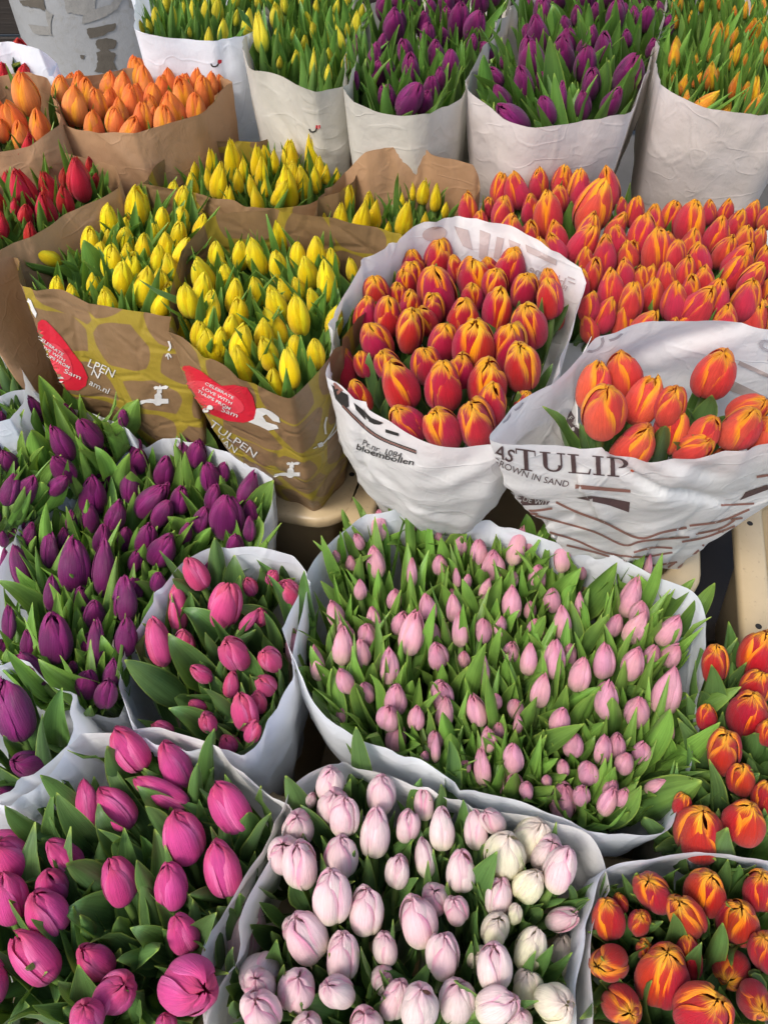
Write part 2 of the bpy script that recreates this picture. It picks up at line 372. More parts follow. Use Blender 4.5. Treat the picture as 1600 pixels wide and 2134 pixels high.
bunch('yellow_back', fill=(28, 20), H=.90, mat='YEL', form='slim', leaf=(4, .018, .008, .3), lm='LF_B', ph='small back yellow bunch', col='yellow', paper='P_YEL1',
 rim=T('310,385,.0 400,400,-.01 540,432,-.01 640,420,-.01 720,385,0 760,330,.02 720,300,.03 600,290,.03 450,290,.03 330,345,.02'),
 fl=T('360,365,362,388,25 398,355,402,395,30 437,308,443,355,28 478,287,485,345,42 505,325,508,350,25 462,335,455,400,38 430,345,436,378,25 478,385,478,418,30 535,298,538,345,35 550,300,555,350,28 545,325,545,372,30 528,385,535,418,30 595,300,595,335,14 645,278,655,340,42 630,305,632,340,18 595,338,600,385,45 625,342,632,395,35 665,322,668,380,28 655,342,658,385,28 702,348,702,382,18 600,372,580,412,30 520,362,525,390,25 552,372,553,405,18 570,310,572,350,25 495,350,497,385,25 680,340,680,375,20'))
bunch('yellow_back_right', fill=(30, 16), H=.90, mat='YEL', form='slim', leaf=(4, .02, .0, .3), lm='LF_B', ph='sparse back yellow bunch', col='yellow', paper='P_KRAFT',
 rim=T('650,455,0 700,470,-.01 830,492,-.01 950,490,0 1000,400,.02 990,345,.07 880,315,.08 770,318,.08 720,360,.04 660,410,.02'),
 fl=T('728,385,725,430,28 712,420,710,460,32 762,415,752,470,38 785,415,778,470,30 812,332,815,395,28 885,370,880,425,26 910,380,905,440,26 852,415,842,462,38 838,400,838,440,12 887,440,885,462,20 810,460,808,480,18 675,443,676,455,10 930,420,925,455,16 860,380,860,420,14'))
bunch('yellow_left', liftz=1, fill=(32, 22), kk0=.80, sh=.01, H=.90, mat='YEL', form='closed', leaf=(6, .030, .016, .4), lm='LF_B', ph='left mustard-print bag', col='yellow', paper='P_YEL1',
 rim=T('35,540,.0 50,598,-.01 130,605,-.01 240,640,-.01 362,652,-.01 372,560,.02 445,500,.03 420,440,.01 330,415,-.03 200,415,-.03 100,440,-.03 35,500,-.01'),
 fl=T('282,385,285,450,55 302,405,298,460,35 322,390,322,415,20 188,470,190,530,45 45,512,130,550,45 232,505,235,560,50 340,430,338,490,35 322,460,318,505,35 300,485,298,545,42 345,480,350,540,45 395,495,372,560,50 425,445,418,490,40 443,475,425,515,45 118,572,120,615,38 148,590,152,620,35 215,598,225,632,50 255,540,258,610,50 308,555,300,640,55 345,600,335,645,45 348,528,360,580,45 195,565,198,605,35 375,460,372,510,40 260,470,262,520,40'))
bunch('yellow_right', fill=(34, 26), kk0=.62, sh=.11, H=.915, mat='YEL', form='closed', leaf=(4, .028, .014, .35), lm='LF_B', ph='right mustard-print bag', col='yellow', paper='P_YEL2',
 rim=T('365,590,.02 358,690,-.01 400,735,-.01 480,765,-.01 545,800,-.015 605,828,-.02 650,790,-.01 690,745,0 740,660,.01 780,560,.03 830,495,.06 700,455,.07 560,445,.07 450,455,.06 380,520,.04'),
 fl=T('575,440,592,525,50 485,445,485,490,38 522,495,540,555,52 500,500,500,545,40 575,520,580,560,45 408,535,425,585,55 458,530,465,570,35 428,565,420,640,50 382,590,400,660,48 442,600,438,690,45 383,658,385,720,40 428,685,440,765,65 492,580,490,640,48 495,618,498,672,42 485,655,478,715,45 510,672,502,745,58 550,662,550,708,45 562,595,585,665,52 548,638,592,720,50 612,612,630,700,55 545,700,565,762,50 492,720,515,800,62 600,722,610,812,50 568,768,575,818,65 655,702,660,770,45 675,540,685,630,50 632,530,645,595,48 582,580,600,615,35 612,575,625,610,35 728,535,738,590,32 645,600,655,640,35 528,575,535,610,40 708,640,703,670,22 620,500,622,540,40 450,500,452,540,36'))
bunch('coral_back', lift=0, fill=(40, 22), H=.93, mat='COR', form='closed', leaf=(1, .026, .0, .2), lm='LF_B', ph='left half of the coral field', col='coral-red', paper='P_PRINT',
 rim=T('950,450,-.04 1000,430,-.04 1150,430,-.04 1290,425,-.02 1340,460,-.05 1345,560,-.06 1300,700,-.06 1150,710,-.06 1000,560,-.05'),
 fl=T('1068,353,1080,420,50 972,397,975,455,42 1122,348,1120,400,42 1178,340,1168,395,45 1212,350,1205,415,52 1262,345,1265,385,55 1262,372,1225,465,75 1165,382,1165,440,38 1048,406,1045,470,48 1020,410,1015,440,30 1000,435,1000,465,38 1140,393,1142,480,65 1105,403,1105,440,40 1070,445,1065,480,55 1105,457,1100,505,45 1155,455,1160,515,50 1145,485,1160,530,45 1240,440,1220,500,55 1302,443,1275,490,45 1295,410,1295,440,25 1330,407,1320,465,42 1238,465,1195,540,58 1262,488,1258,550,55 1240,535,1230,590,48 1275,555,1272,620,55 1300,535,1302,575,45 1235,605,1225,650,42 1278,620,1250,680,50 1218,652,1230,700,42 1320,585,1308,655,55 1305,632,1295,685,52 1100,340,1102,380,36'))
bunch('coral_right', lift=0, fill=(42, 22), H=.93, mat='COR', form='closed', leaf=(1, .024, -.01, .2), lm='LF_B', ph='right half of the coral field', col='coral-red', paper='P_PRINT',
 rim=T('1340,470,-.05 1450,470,-.05 1600,470,-.05 1700,500,-.04 1700,650,-.05 1550,715,-.06 1360,715,-.06 1330,561,-.06'),
 fl=T('1365,425,1355,490,50 1410,415,1395,465,48 1452,412,1430,490,62 1480,415,1475,460,32 1522,412,1508,450,35 1545,435,1525,485,42 1575,415,1562,460,42 1602,425,1590,470,35 1505,450,1485,515,50 1450,472,1430,540,50 1372,468,1365,555,65 1560,468,1548,505,42 1590,470,1575,510,38 1528,488,1505,530,48 1320,500,1305,545,48 1565,505,1530,560,55 1600,510,1590,560,45 1335,552,1335,590,38 1358,550,1352,585,36 1365,575,1350,655,50 1392,545,1388,585,45 1412,585,1400,665,55 1368,645,1335,690,55 1435,530,1422,575,50 1470,550,1465,590,48 1440,570,1435,610,45 1485,598,1455,640,62 1455,632,1435,668,52 1510,580,1500,605,35 1520,630,1508,675,58 1570,578,1552,630,58 1592,548,1560,590,50 1585,622,1570,675,60 1555,530,1520,585,55 1490,650,1485,680,40 1405,660,1402,690,25 1395,480,1390,530,45 1620,600,1610,650,50 1415,495,1405,545,45'))
bunch('crimson', fill=(46, 10), kk0=.52, sh=.12, crumple=1.5, H=.915, mat='RYE', form='round', leaf=(1, .030, .0, .25), lm='LF_F', ph='central white bag', col='crimson', paper='P_PRINT',
 rim=T('683,745,.02 690,790,0 760,845,-.01 870,905,-.01 960,932,-.015 1040,925,-.01 1110,870,0 1150,790,.02 1180,720,.04 1200,650,.05 1216,590,.06 1170,525,.08 1060,482,.08 930,460,.08 860,475,.07 760,555,.06 710,640,.04'),
 fl=T('778,573,785,620,50 765,615,758,695,45 768,672,790,730,62 712,722,722,808,50 735,790,762,860,45 857,520,862,560,45 856,543,855,600,48 915,495,912,560,60 905,555,915,650,75 942,532,950,565,38 985,535,985,600,60 1015,535,1020,570,38 1070,515,1060,575,60 1035,558,1030,610,50 1098,568,1090,635,52 1140,575,1148,665,50 828,590,828,625,38 855,605,853,645,48 985,590,982,635,40 1043,600,1028,690,58 968,622,965,680,62 810,618,808,695,55 858,645,850,730,58 875,640,895,685,42 1095,628,1105,725,68 928,672,922,738,60 990,668,985,775,75 1065,675,1058,740,68 882,722,892,790,58 812,752,850,850,72 795,730,812,770,50 922,752,925,850,72 1018,748,1012,838,75 1083,715,1090,805,70 825,848,862,902,65 905,852,935,925,68 980,835,1000,912,75 1100,815,1090,840,35 840,560,845,600,40 900,610,905,660,45'))
bunch('salmon', lift=.02, H=.98, mat='SAL', form='round', leaf=(1, .030, -.01, .15), lm='LF_F', ph='bag printed TULIP', col='salmon-orange', paper='P_PRINT', bot=(1310, 1165, .62, .42), crumple=1.7,
 rim=T('1022,905,.0 1060,855,.02 1150,805,.03 1200,740,.05 1235,695,.07 1370,672,.08 1500,672,.08 1650,690,.07 1760,780,.03 1750,900,0 1600,930,-.01 1420,952,-.015 1310,951,-.015 1180,937,-.01 1080,933,-.01 1030,920,-.01'),
 fl=T('1250,748,1225,860,62 1292,730,1300,830,68 1268,802,1250,905,82 1368,780,1315,885,62 1408,808,1385,880,60 1410,848,1385,940,65 1510,728,1470,820,75 1350,890,1310,945,80 1480,915,1420,950,60 1490,868,1460,915,55 1570,852,1520,925,70 1598,832,1520,875,60 1605,870,1575,935,60 1535,935,1520,948,45 1650,800,1640,880,70'))
bunch('leafy', H=.75, mat='PUR', form='closed', leaf=(8, .030, .0, .25), lm='LF_F', ph='left edge bunch', col='barely visible purple', paper='P_WHITE',
 rim=T('-60,720,.03 10,725,.05 35,750,.05 42,830,.02 20,870,0 -60,880,0'), fl=T('-15,770,-10,830,30 -5,740,-4,780,12'))
bunch('purple_back', fill=(42, 12), lift=0, H=.73, mat='PUR', form='closed', leaf=(4, .034, .02, .4), lm='LF_G', ph='upper left purple bunch', col='purple', paper='P_WHITE',
 rim=T('-60,900,.02 -20,840,.03 60,815,.03 180,860,.02 262,895,.02 290,930,-.03 200,1000,-.06 100,1070,-.06 0,1130,-.06 -80,1050,-.03'),
 fl=T('58,825,85,880,40 135,840,150,885,32 165,870,205,930,52 108,885,150,960,50 112,948,135,985,48 140,990,112,1025,38 5,938,25,970,38 2,855,5,890,25 5,885,8,930,40 32,985,12,1055,40 72,992,40,1050,50 258,852,258,890,24 290,915,285,935,30 5,1105,8,1125,25 -20,960,-15,1010,40'))
bunch('purple', fill=(38, 34), lift=0, H=.66, mat='PUR', form='closed', leaf=(3, .036, .016, .4), lm='LF_G', ph='large purple bunch at left', col='purple', paper='P_WHITE',
 rim=T('45,1095,.035 110,1040,.035 180,975,.04 260,940,.045 370,922,.045 470,950,.045 560,1000,.04 550,1075,.03 532,1150,.01 480,1215,-.02 410,1250,-.05 320,1285,-.06 285,1400,-.05 250,1478,-.02 180,1472,-.02 100,1465,-.02 0,1440,0 -40,1320,.02 -10,1200,.04'),
 fl=T('222,932,215,1030,50 292,935,290,980,38 272,965,272,1050,45 190,990,195,1075,60 348,950,338,1010,48 388,910,380,970,35 412,915,410,975,45 432,962,445,1010,50 470,963,460,1005,32 532,978,505,1060,48 345,1008,290,1075,60 380,1012,372,1070,45 450,1005,440,1065,42 250,1040,235,1110,48 430,1052,410,1110,42 48,1066,35,1100,45 68,1088,55,1140,35 105,1103,105,1185,42 155,1115,155,1235,75 28,1130,60,1230,50 12,1140,18,1260,35 215,1092,215,1150,50 218,1116,215,1245,55 312,1088,298,1150,55 355,1112,325,1175,60 520,1075,520,1130,32 492,1112,490,1155,45 108,1195,108,1275,42 262,1198,262,1300,62 330,1190,330,1235,38 20,1258,20,1335,34 107,1275,120,1380,80 55,1312,65,1368,38 200,1285,200,1395,45 262,1285,262,1370,55 5,1330,15,1372,40 42,1355,95,1430,50 238,1370,228,1440,45 150,1378,155,1400,22 150,1062,150,1110,30'))
bunch('purple_front', H=.66, mat='PUR', form='round', leaf=(3, .04, .01, .3), lm='LF_F', ph='small purple bunch above magenta', col='purple', paper='P_WHITE',
 rim=T('-60,1400,.0 60,1395,.0 135,1450,0 148,1520,0 135,1575,0 105,1615,-.01 60,1655,-.02 -60,1690,-.02 -100,1500,0'),
 fl=T('5,1410,50,1545,85 25,1585,95,1600,60 -10,1650,30,1665,40 -60,1480,-30,1560,70'))
bunch('rose', fill=(46, 6), H=.65, mat='PNK', form='round', leaf=(2, .034, .01, .3), lm='LF_F', ph='rose-pink bunch', col='rose-pink', paper='P_WHITE',
 rim=T('380,1180,.05 450,1155,.06 540,1148,.06 610,1160,.05 638,1200,.04 628,1280,.03 600,1370,.01 575,1460,.0 525,1552,-.01 430,1562,-.01 320,1550,0 268,1510,.01 248,1430,.02 258,1345,.03 300,1300,.04 345,1220,.05'),
 fl=T('390,1160,425,1225,55 368,1208,375,1320,45 478,1215,462,1305,72 315,1282,345,1390,60 515,1205,525,1235,35 572,1188,565,1215,30 592,1212,610,1248,48 470,1335,505,1385,66 540,1270,500,1315,25 550,1355,575,1390,50 540,1412,565,1440,45 485,1398,480,1455,35 398,1388,440,1418,38 395,1462,425,1480,30 425,1490,440,1515,42 500,1445,518,1520,58 535,1500,520,1545,38 318,1508,360,1530,35 470,1535,480,1555,45 545,1270,540,1300,35'))
bunch('pale', fill=(36, 48), H=.65, mat='PAL', form='slim2', leaf=(4, .028, .018, .4), lm='LF_G', ph='wide pale pink bunch', col='pale pink', paper='P_WHITE',
 rim=T('592,1310,.01 610,1400,0 690,1500,-.01 860,1580,-.01 1000,1645,-.01 1150,1700,-.01 1270,1735,-.01 1392,1718,0 1440,1600,-.02 1452,1430,-.02 1468,1290,.01 1440,1230,.04 1250,1150,.05 1060,1105,.06 1000,1078,.06 870,1052,.06 740,1080,.05 640,1190,.04'),
 fl=T('698,1145,702,1170,20 740,1112,750,1135,28 790,1060,790,1130,35 778,1135,788,1205,45 748,1205,752,1250,30 690,1250,708,1305,45 775,1262,782,1315,35 715,1302,713,1388,48 750,1328,757,1390,42 608,1305,622,1385,50 655,1342,665,1420,35 705,1392,730,1440,45 710,1465,712,1505,28 868,1078,865,1095,22 915,1102,912,1135,20 965,1100,955,1160,32 858,1160,858,1225,28 977,1195,972,1225,22 950,1180,952,1225,20 1090,1095,1065,1180,42 1112,1122,1098,1145,25 1170,1115,1170,1195,43 1215,1182,1212,1205,20 1070,1188,1068,1215,28 1020,1203,1003,1248,28 1355,1153,1345,1205,20 1330,1200,1298,1285,55 1067,1218,1066,1290,46 888,1235,895,1295,42 945,1235,948,1300,38 868,1268,850,1365,60 840,1275,835,1320,45 958,1272,960,1350,42 1045,1283,1040,1325,32 1170,1260,1170,1332,44 1208,1232,1205,1290,24 1345,1270,1305,1340,48 1418,1280,1375,1345,50 1415,1342,1385,1385,42 812,1345,810,1425,50 1105,1337,1098,1408,42 1158,1330,1152,1412,55 1262,1338,1255,1412,52 1332,1348,1308,1412,55 1218,1368,1198,1440,50 1005,1358,1008,1430,30 1135,1400,1120,1475,44 1270,1416,1258,1495,56 1405,1385,1375,1490,65 828,1425,822,1485,52 870,1470,866,1518,40 928,1448,924,1520,42 982,1446,1002,1510,48 1035,1445,1032,1475,28 1080,1488,1077,1528,22 1175,1475,1160,1520,50 825,1502,825,1565,50 1015,1512,1020,1565,38 908,1525,907,1590,24 885,1565,885,1588,22 1000,1555,1010,1640,42 1070,1548,1068,1605,50 1262,1530,1250,1590,42 1308,1568,1298,1600,45 1400,1505,1398,1540,15 1075,1612,1060,1668,60 1178,1632,1168,1700,70 1280,1640,1255,1695,45 1390,1625,1345,1650,35'))
bunch('white_pink', fill=(50, 20), H=.65, mat='WHP', form='round', leaf=(3, .030, -.01, .3), lm='LF_F', ph='front white-pink bunch', col='white-pink', paper='P_PRINT',
 rim=T('600,1640,.02 690,1588,.03 800,1618,.02 950,1660,.01 1100,1700,.01 1215,1752,.02 1257,1800,.03 1258,1860,.02 1235,1960,.02 1225,2134,.02 1200,2260,0 1000,2330,0 700,2330,0 430,2250,.02 440,2000,.03 510,1830,.03'),
 fl=T('690,1600,685,1655,65 650,1655,645,1680,28 795,1612,795,1690,65 718,1662,715,1738,65 785,1680,780,1782,75 618,1755,632,1843,78 710,1737,710,1828,72 690,1815,693,1918,85 765,1848,760,1943,75 612,1905,660,1993,85 715,1945,712,2038,75 520,1880,508,1998,82 515,2060,560,2005,80 622,2035,617,2085,88 680,2050,720,2080,70 530,2080,555,2130,85 882,1640,885,1710,45 852,1688,848,1748,55 920,1680,920,1772,60 988,1682,994,1772,55 1010,1690,1040,1728,50 1130,1712,1085,1780,85 1060,1740,1045,1815,88 1185,1765,1150,1850,75 1120,1815,1085,1870,62 878,1740,890,1832,50 832,1783,825,1845,55 962,1772,958,1850,70 1045,1828,1035,1902,62 1078,1885,1068,1920,35 860,1870,880,1960,85 945,1875,955,1915,55 1040,1910,1025,1960,65 1205,1905,1140,1925,52 1172,1948,1172,2035,65 1120,1930,1090,2015,70 925,1948,920,2030,75 1028,1965,1030,2055,78 800,1945,805,1998,60 1098,2025,1102,2090,65 835,2045,815,2110,70 878,2060,870,2125,88 955,2045,950,2120,80 1075,2080,1000,2110,75 1185,2095,1130,2090,80 1085,2108,1080,2140,55 640,2120,640,2170,75 760,2110,765,2165,75 1180,2130,1160,2200,75'))
bunch('magenta', fill=(78, 8), H=.65, mat='HOT', form='round', leaf=(4, .042, .0, .3), lm='LF_F', ph='front left magenta bunch', col='magenta-pink', paper='P_PRINT',
 rim=T('-120,1700,.05 0,1655,.05 110,1590,.05 200,1535,.05 330,1528,.04 450,1570,.04 545,1640,.03 590,1690,.02 560,1790,.0 490,1930,0 430,2080,0 400,2250,0 200,2330,0 0,2300,0 -150,2100,0 -160,1850,.03'),
 fl=T('175,1620,190,1730,50 205,1638,275,1725,70 280,1622,395,1680,55 340,1545,385,1640,75 235,1515,300,1600,75 448,1632,510,1730,80 362,1685,400,1795,85 445,1748,478,1862,85 100,1752,165,1810,65 226,1785,265,1880,75 348,1798,365,1890,72 70,1855,120,1940,85 365,1908,395,1975,70 28,1942,115,2040,85 168,1975,225,2025,70 262,2050,225,2085,88 430,2065,365,2045,115 175,2095,185,2140,75 5,1815,30,1920,80 -30,1740,60,1755,40 340,2115,350,2150,45'))
bunch('flame_back', fill=(60, 6), lift=0, H=.67, mat='FLA', form='round', leaf=(5, .036, .0, .3), lm='LF_F', ph='right edge bunch', col='scarlet-flamed', paper='P_GREY',
 rim=T('1440,1420,-.10 1490,1350,-.09 1600,1330,-.09 1750,1400,-.05 1780,1600,0 1700,1790,-.06 1500,1800,-.09 1400,1770,-.09 1392,1600,-.10'),
 fl=T('1465,1690,1450,1775,105 1565,1672,1535,1745,85 1598,1630,1590,1690,60 1425,1655,1415,1695,40 1492,1345,1485,1420,60 1588,1402,1565,1450,65 1568,1445,1550,1530,88 1472,1468,1472,1525,42 1515,1525,1500,1600,78 1600,1500,1600,1550,50 1640,1600,1640,1660,70'))
bunch('flame', fill=(90, 0), H=.65, mat='FLA', form='round', leaf=(3, .044, .0, .3), lm='LF_F', ph='front right flame bunch', col='scarlet-flamed', paper='P_WHITE',
 rim=T('1265,1812,.05 1400,1790,.05 1520,1778,.05 1640,1795,.05 1800,1850,.03 1820,2100,0 1700,2300,0 1400,2330,0 1235,2250,0 1222,2050,.0 1235,1900,.02'),
 fl=T('1350,1832,1362,1868,80 1485,1820,1455,1890,85 1588,1820,1580,1885,75 1412,1875,1440,1935,80 1545,1885,1530,1950,85 1262,1875,1270,1945,75 1288,1862,1295,1900,35 1335,1905,1330,1935,52 1240,2015,1290,2000,75 1392,1980,1370,2075,112 1430,1940,1440,2040,60 1515,2050,1530,2000,75 1590,1950,1605,2010,80 1315,2115,1280,2080,80 1500,2080,1430,2130,105 1590,2110,1570,2080,75 1345,1965,1340,1985,40 1330,2170,1330,2220,80 1560,2170,1555,2220,80'))
# ---------------- petals: one bank of meshes, shared by all tulips ----------------
PROF = {
 'closed': ([0, .05, .14, .26, .40, .55, .70, .82, .91, .97, 1], [.13, .44, .74, .92, 1, .94, .78, .59, .39, .22, .05]),
 'round': ([0, .04, .12, .24, .40, .58, .74, .86, .94, .98, 1], [.13, .45, .76, .94, 1, .95, .80, .60, .40, .23, .05]),
 'slim': ([0, .05, .14, .28, .42, .58, .72, .84, .93, 1], [.16, .55, .84, .98, .98, .84, .62, .40, .22, .03]),
 'slim2': ([0, .05, .14, .28, .42, .58, .72, .84, .93, 1], [.16, .55, .84, .98, 1, .90, .72, .50, .29, .05]),
}
PARR = {}
def petal_mesh(form, var, k):
    rg = random.Random(hash((form == 'slim', form == 'round', form == 'slim2', var, k)) & 0xffff)
    inner = k >= 3
    nu, nv = 13, 16
    A = R(60 if not inner else 60) * rg.uniform(.93, 1.06)
    ts, rs = PROF[form]
    length = rg.uniform(.90, 1.0) if not inner else rg.uniform(.92, 1.03)
    lay = (1.0 if not inner else .86) + rg.uniform(-.015, .02)
    phase = rg.uniform(-.08, .08)
    open_ = (rg.uniform(-.02, .09) + (.12 if var in (4, 6) else 0)) * (1 if not inner else .4) + (.14 if (var in (3, 5) and not inner and k == 1) else 0)
    skew = rg.uniform(-.30, .30)
    curl = rg.uniform(-.05, .10)
    wv = rg.uniform(0, 6)
    hand = 1 if var % 2 else -1
    pinch = rg.uniform(.015, .045)
    vs, uvs = [], []
    for j in range(nv):
        t = j / (nv - 1)
        t = 1 - (1 - t) ** 1.12
        Rr = max(float(np.interp(t, ts, rs)) * lay, (.10 if not inner else .03) * min(1, t * 3)) + open_ * max(0, t - .35) * (1.3 if not inner else .6)
        # half width of the petal in angle; toward the tip it closes to a soft point
        wt = .80 + .2 * min(1, t / .3) if t < .55 else max(0.0, 1 - (.70 if not inner else .35) * ((t - .55) / .45) ** 2.6)
        ha = A * wt
        for i in range(nu):
            s = -1 + 2 * i / (nu - 1)
            a = ha * s + skew * t + phase
            r = Rr * (1 - (.13 if not inner else .06) * abs(s) ** 2.4 + (.045 if not inner else .02) * s * hand) + (.022 if not inner else -.012) * math.exp(-(s / .14) ** 2) * (.2 + t) + .012 * math.sin(s * 11 + wv) * t
            r += .022 * math.sin(5 * s + wv + 4 * t) * t * t
            z = t * length * (1 - .020 * s * s * t)
            if t > .86:
                r += (t - .86) * curl * 2.2
                z -= abs(s) * (t - .86) * .35
                r += pinch * math.sin(9 * s + wv) * (t - .86) * 4
            r = max(r, .012)
            vs.append((r * math.sin(a), -r * math.cos(a), z))
            uvs.append((i / (nu - 1), t))
    ang = (k % 3) * R(120) + (R(60) if inner else 0)
    c, s_ = math.cos(ang), math.sin(ang)
    vs = [(x * c - y * s_, x * s_ + y * c, z) for x, y, z in vs]
    me = bpy.data.meshes.new('petal')
    me.from_pydata(vs, [], grid_faces(nu, nv))
    l = me.uv_layers.new(name='UVMap')
    idx = np.empty(len(me.loops), dtype=np.int32)
    me.loops.foreach_get('vertex_index', idx)
    l.data.foreach_set('uv', np.asarray(uvs, dtype=np.float32)[idx].ravel())
    me.polygons.foreach_set('use_smooth', [True] * len(me.polygons))
    me.materials.append(None)
    PARR[me.name] = (np.array(vs, dtype=np.float32), np.array(uvs, dtype=np.float32), grid_faces(nu, nv))
    return me
NVAR = 7
BANK = {f: [[petal_mesh(f, v, k) for k in range(6)] for v in range(NVAR)] for f in PROF}

def leaf_mesh(key, foot, P0, P1, P2, w, facing, rg, parent, mat, cup=None, n=11, m=5, roll=None, free=False):
    """lance-shaped leaf along a curve P0-P1-P2; its back looks toward `facing`"""
    cup = rg.uniform(.25, .8) if cup is None else cup
    roll = rg.uniform(-.5, .5) if roll is None else roll
    wig = rg.uniform(-1, 1)
    vs, uvs = [], []
    tip_hook = facing * (w * rg.uniform(-.2, .5))
    ph = rg.uniform(0, 6)
    for j in range(n):
        t = j / (n - 1)
        C = P0 * (1 - t) ** 2 + P1 * 2 * t * (1 - t) + P2 * t * t
        Tn = ((P1 - P0) * (1 - t) + (P2 - P1) * t).normalized()
        C = C + tip_hook * max(0, t - .75) * 4 * max(0, t - .75) * 4
        side = Tn.cross(facing)
        if side.length < 1e-4: side = Tn.cross(Vector((.3, .2, 1)))
        side.normalize()
        nrm = side.cross(Tn).normalized()
        rr = roll * (t - .3) + wig * .3 * t
        side, nrm = side * math.cos(rr) + nrm * math.sin(rr), nrm * math.cos(rr) - side * math.sin(rr)
        ww = w * .5 * (min(1, .45 + t * 1.3)) * (max(0, 1 - max(0, (t - .38) / .62) ** 1.9)) ** .85 if t < 1 else w * .02
        ww = max(ww, w * .02)
        for i in range(m):
            s = -1 + 2 * i / (m - 1)
            q = C + side * (ww * s * (1 - .2 * cup * abs(s))) - nrm * (ww * cup * abs(s) ** 1.5 * 1.3) + nrm * (ww * .16 * math.sin(ph + t * 9 + s * 2) * abs(s))
            vs.append(q if free and t > .3 else clampin(key, q + foot) - foot)
            uvs.append((i / (m - 1), t))
    return put('leaf', vs, grid_faces(m, n), mat, parent, uvs)

class Sink:
    """the small far tulips, joined into one object"""
    def __init__(s): s.v = []; s.f = []; s.uv = []; s.mi = []; s.rn = []; s.mats = []; s.n = 0; s.cur = 0.0; s.on = False; s.off = Vector((0, 0, 0))
    def add(s, vs, fs, mat, uvs):
        vs = np.asarray(vs, dtype=np.float32); fs = np.asarray(fs, dtype=np.int32)
        if mat not in s.mats: s.mats.append(mat)
        s.v.append(vs); s.f.append(fs + s.n); s.uv.append(np.asarray(uvs, dtype=np.float32) if uvs is not None else np.zeros((len(vs), 2), np.float32))
        s.mi.append(np.full(len(fs), s.mats.index(mat), np.int32)); s.rn.append(np.full(len(vs), s.cur + 3.7 * (len(s.v) % 7) / 7, np.float32))
        s.n += len(vs)
SINK = Sink()
def clampin(key, p):
    """keep a point of a leaf or stem inside its paper"""
    b = B[key]
    cb, cen = b['cb'], b['cen']
    c = cen
    for _ in range(3):
        a = math.atan2(p.y - c.y, p.x - c.x)
        rr, rz = b['polar'][int((a + math.pi) / (2 * math.pi) * 71.999)]
        t = min(1, (rz - p.z) / (rz - cb.z))
        c = cen if t < 0 else cen.lerp(cb, t)
    if t < 0: lim = rr + min(.035, (p.z - rz) * 1.0) + .003
    else: lim = rr * (1 - t + t * b['kk']) - (.014 if key == 'salmon' else .006)
    ex, ey = p.x - c.x, p.y - c.y
    r = math.hypot(ex, ey)
    if r > lim: p = Vector((c.x + ex * lim / r, c.y + ey * lim / r, p.z))
    return p
def put(name, vs, fs, mat, parent, uvs=None):
    if SINK.on:
        o = SINK.off
        SINK.add([(v[0] + o.x, v[1] + o.y, v[2] + o.z) for v in vs], fs, mat, uvs)
        return None
    return mesh_obj(name, vs, fs, mat, parent, True, uvs)
def tube(name, pts, r, mat, parent, n=7, r1=None):
    vs = []
    for j, p in enumerate(pts):
        a = pts[max(0, j - 1)]; b = pts[min(len(pts) - 1, j + 1)]
        Tn = (b - a).normalized()
        X = Tn.orthogonal().normalized(); Y = Tn.cross(X)
        rr = r if r1 is None else r + (r1 - r) * j / (len(pts) - 1)
        for i in range(n):
            a_ = 2 * math.pi * i / n
            vs.append(p + X * math.cos(a_) * rr + Y * math.sin(a_) * rr)
    return put(name, vs, grid_faces(n, len(pts), True), mat, parent)

# ---------------- the flowers: seats, sizes and a little pushing apart ----------------
FL = []
for key, b in B.items():
    fl = b['fl']
    for (tx, ty, bx, by, w) in fl:
        p = atz(bx, by, b['H'])
        rd = ray(bx, by).normalized()
        need = w * 1.06 * {'closed': 1.95, 'round': 1.75, 'slim': 2.5, 'slim2': 2.0}[b['form']] * math.sqrt(1 - rd.z ** 2) * .92
        ln = math.hypot(tx - bx, ty - by)
        if ln < need:
            bx, by = tx + (bx - tx) * need / ln, ty + (by - ty) * need / ln
        FL.append(dict(key=key, tx=tx, ty=ty, bx=bx, by=by, w=w, d=depth(p), d0=depth(p)))
def inpoly(x, y, P):
    r = False
    for i in range(len(P)):
        x1, y1 = P[i][0], P[i][1]; x2, y2 = P[i - 1][0], P[i - 1][1]
        if (y1 > y) != (y2 > y) and x < (x2 - x1) * (y - y1) / (y2 - y1) + x1: r = not r
    return r
rgf = random.Random(5)
# half hidden heads deeper in the bunches
for key, b in B.items():
    gap, most = b.get('fill', (0, 0))
    if not gap: continue
    own = [f for f in FL if f['key'] == key]
    xs = [p[0] for p in b['rim']]; ys = [p[1] for p in b['rim']]
    ws_ = sorted(f['w'] for f in own)
    got = 0
    for _ in range(1500):
        if got >= most: break
        x, y = rgf.uniform(min(xs), max(xs)), rgf.uniform(min(ys), min(max(ys), 2150))
        if not inpoly(x, y, b['rim']) or (key == 'yellow_left' and (x < 205 or (x < 360 and y < 470))) or (key == 'yellow_back' and x < 380) or (key == 'flame_back' and x < 1450): continue
        if min(math.hypot(f['bx'] - x, (f['by'] - y) * 1.2) for f in own) < gap: continue
        w = rgf.choice(ws_[len(ws_) // 4:]) * rgf.uniform(.8, 1)
        e_ = -ray(x, y).normalized().z
        ln = w * 1.8 * math.sqrt(1 - e_ * e_) + 4
        near = min(own, key=lambda f: math.hypot(f['bx'] - x, f['by'] - y))
        dx = (near['tx'] - near['bx']) / max(20, math.hypot(near['tx'] - near['bx'], near['ty'] - near['by']))
        p = atz(x, y, b['H'] - .012)
        f = dict(key=key, tx=x + ln * dx * .8, ty=y - ln, bx=x, by=y, w=w, d=depth(p), d0=depth(p), filler=True)
        FL.append(f); own.append(f); got += 1
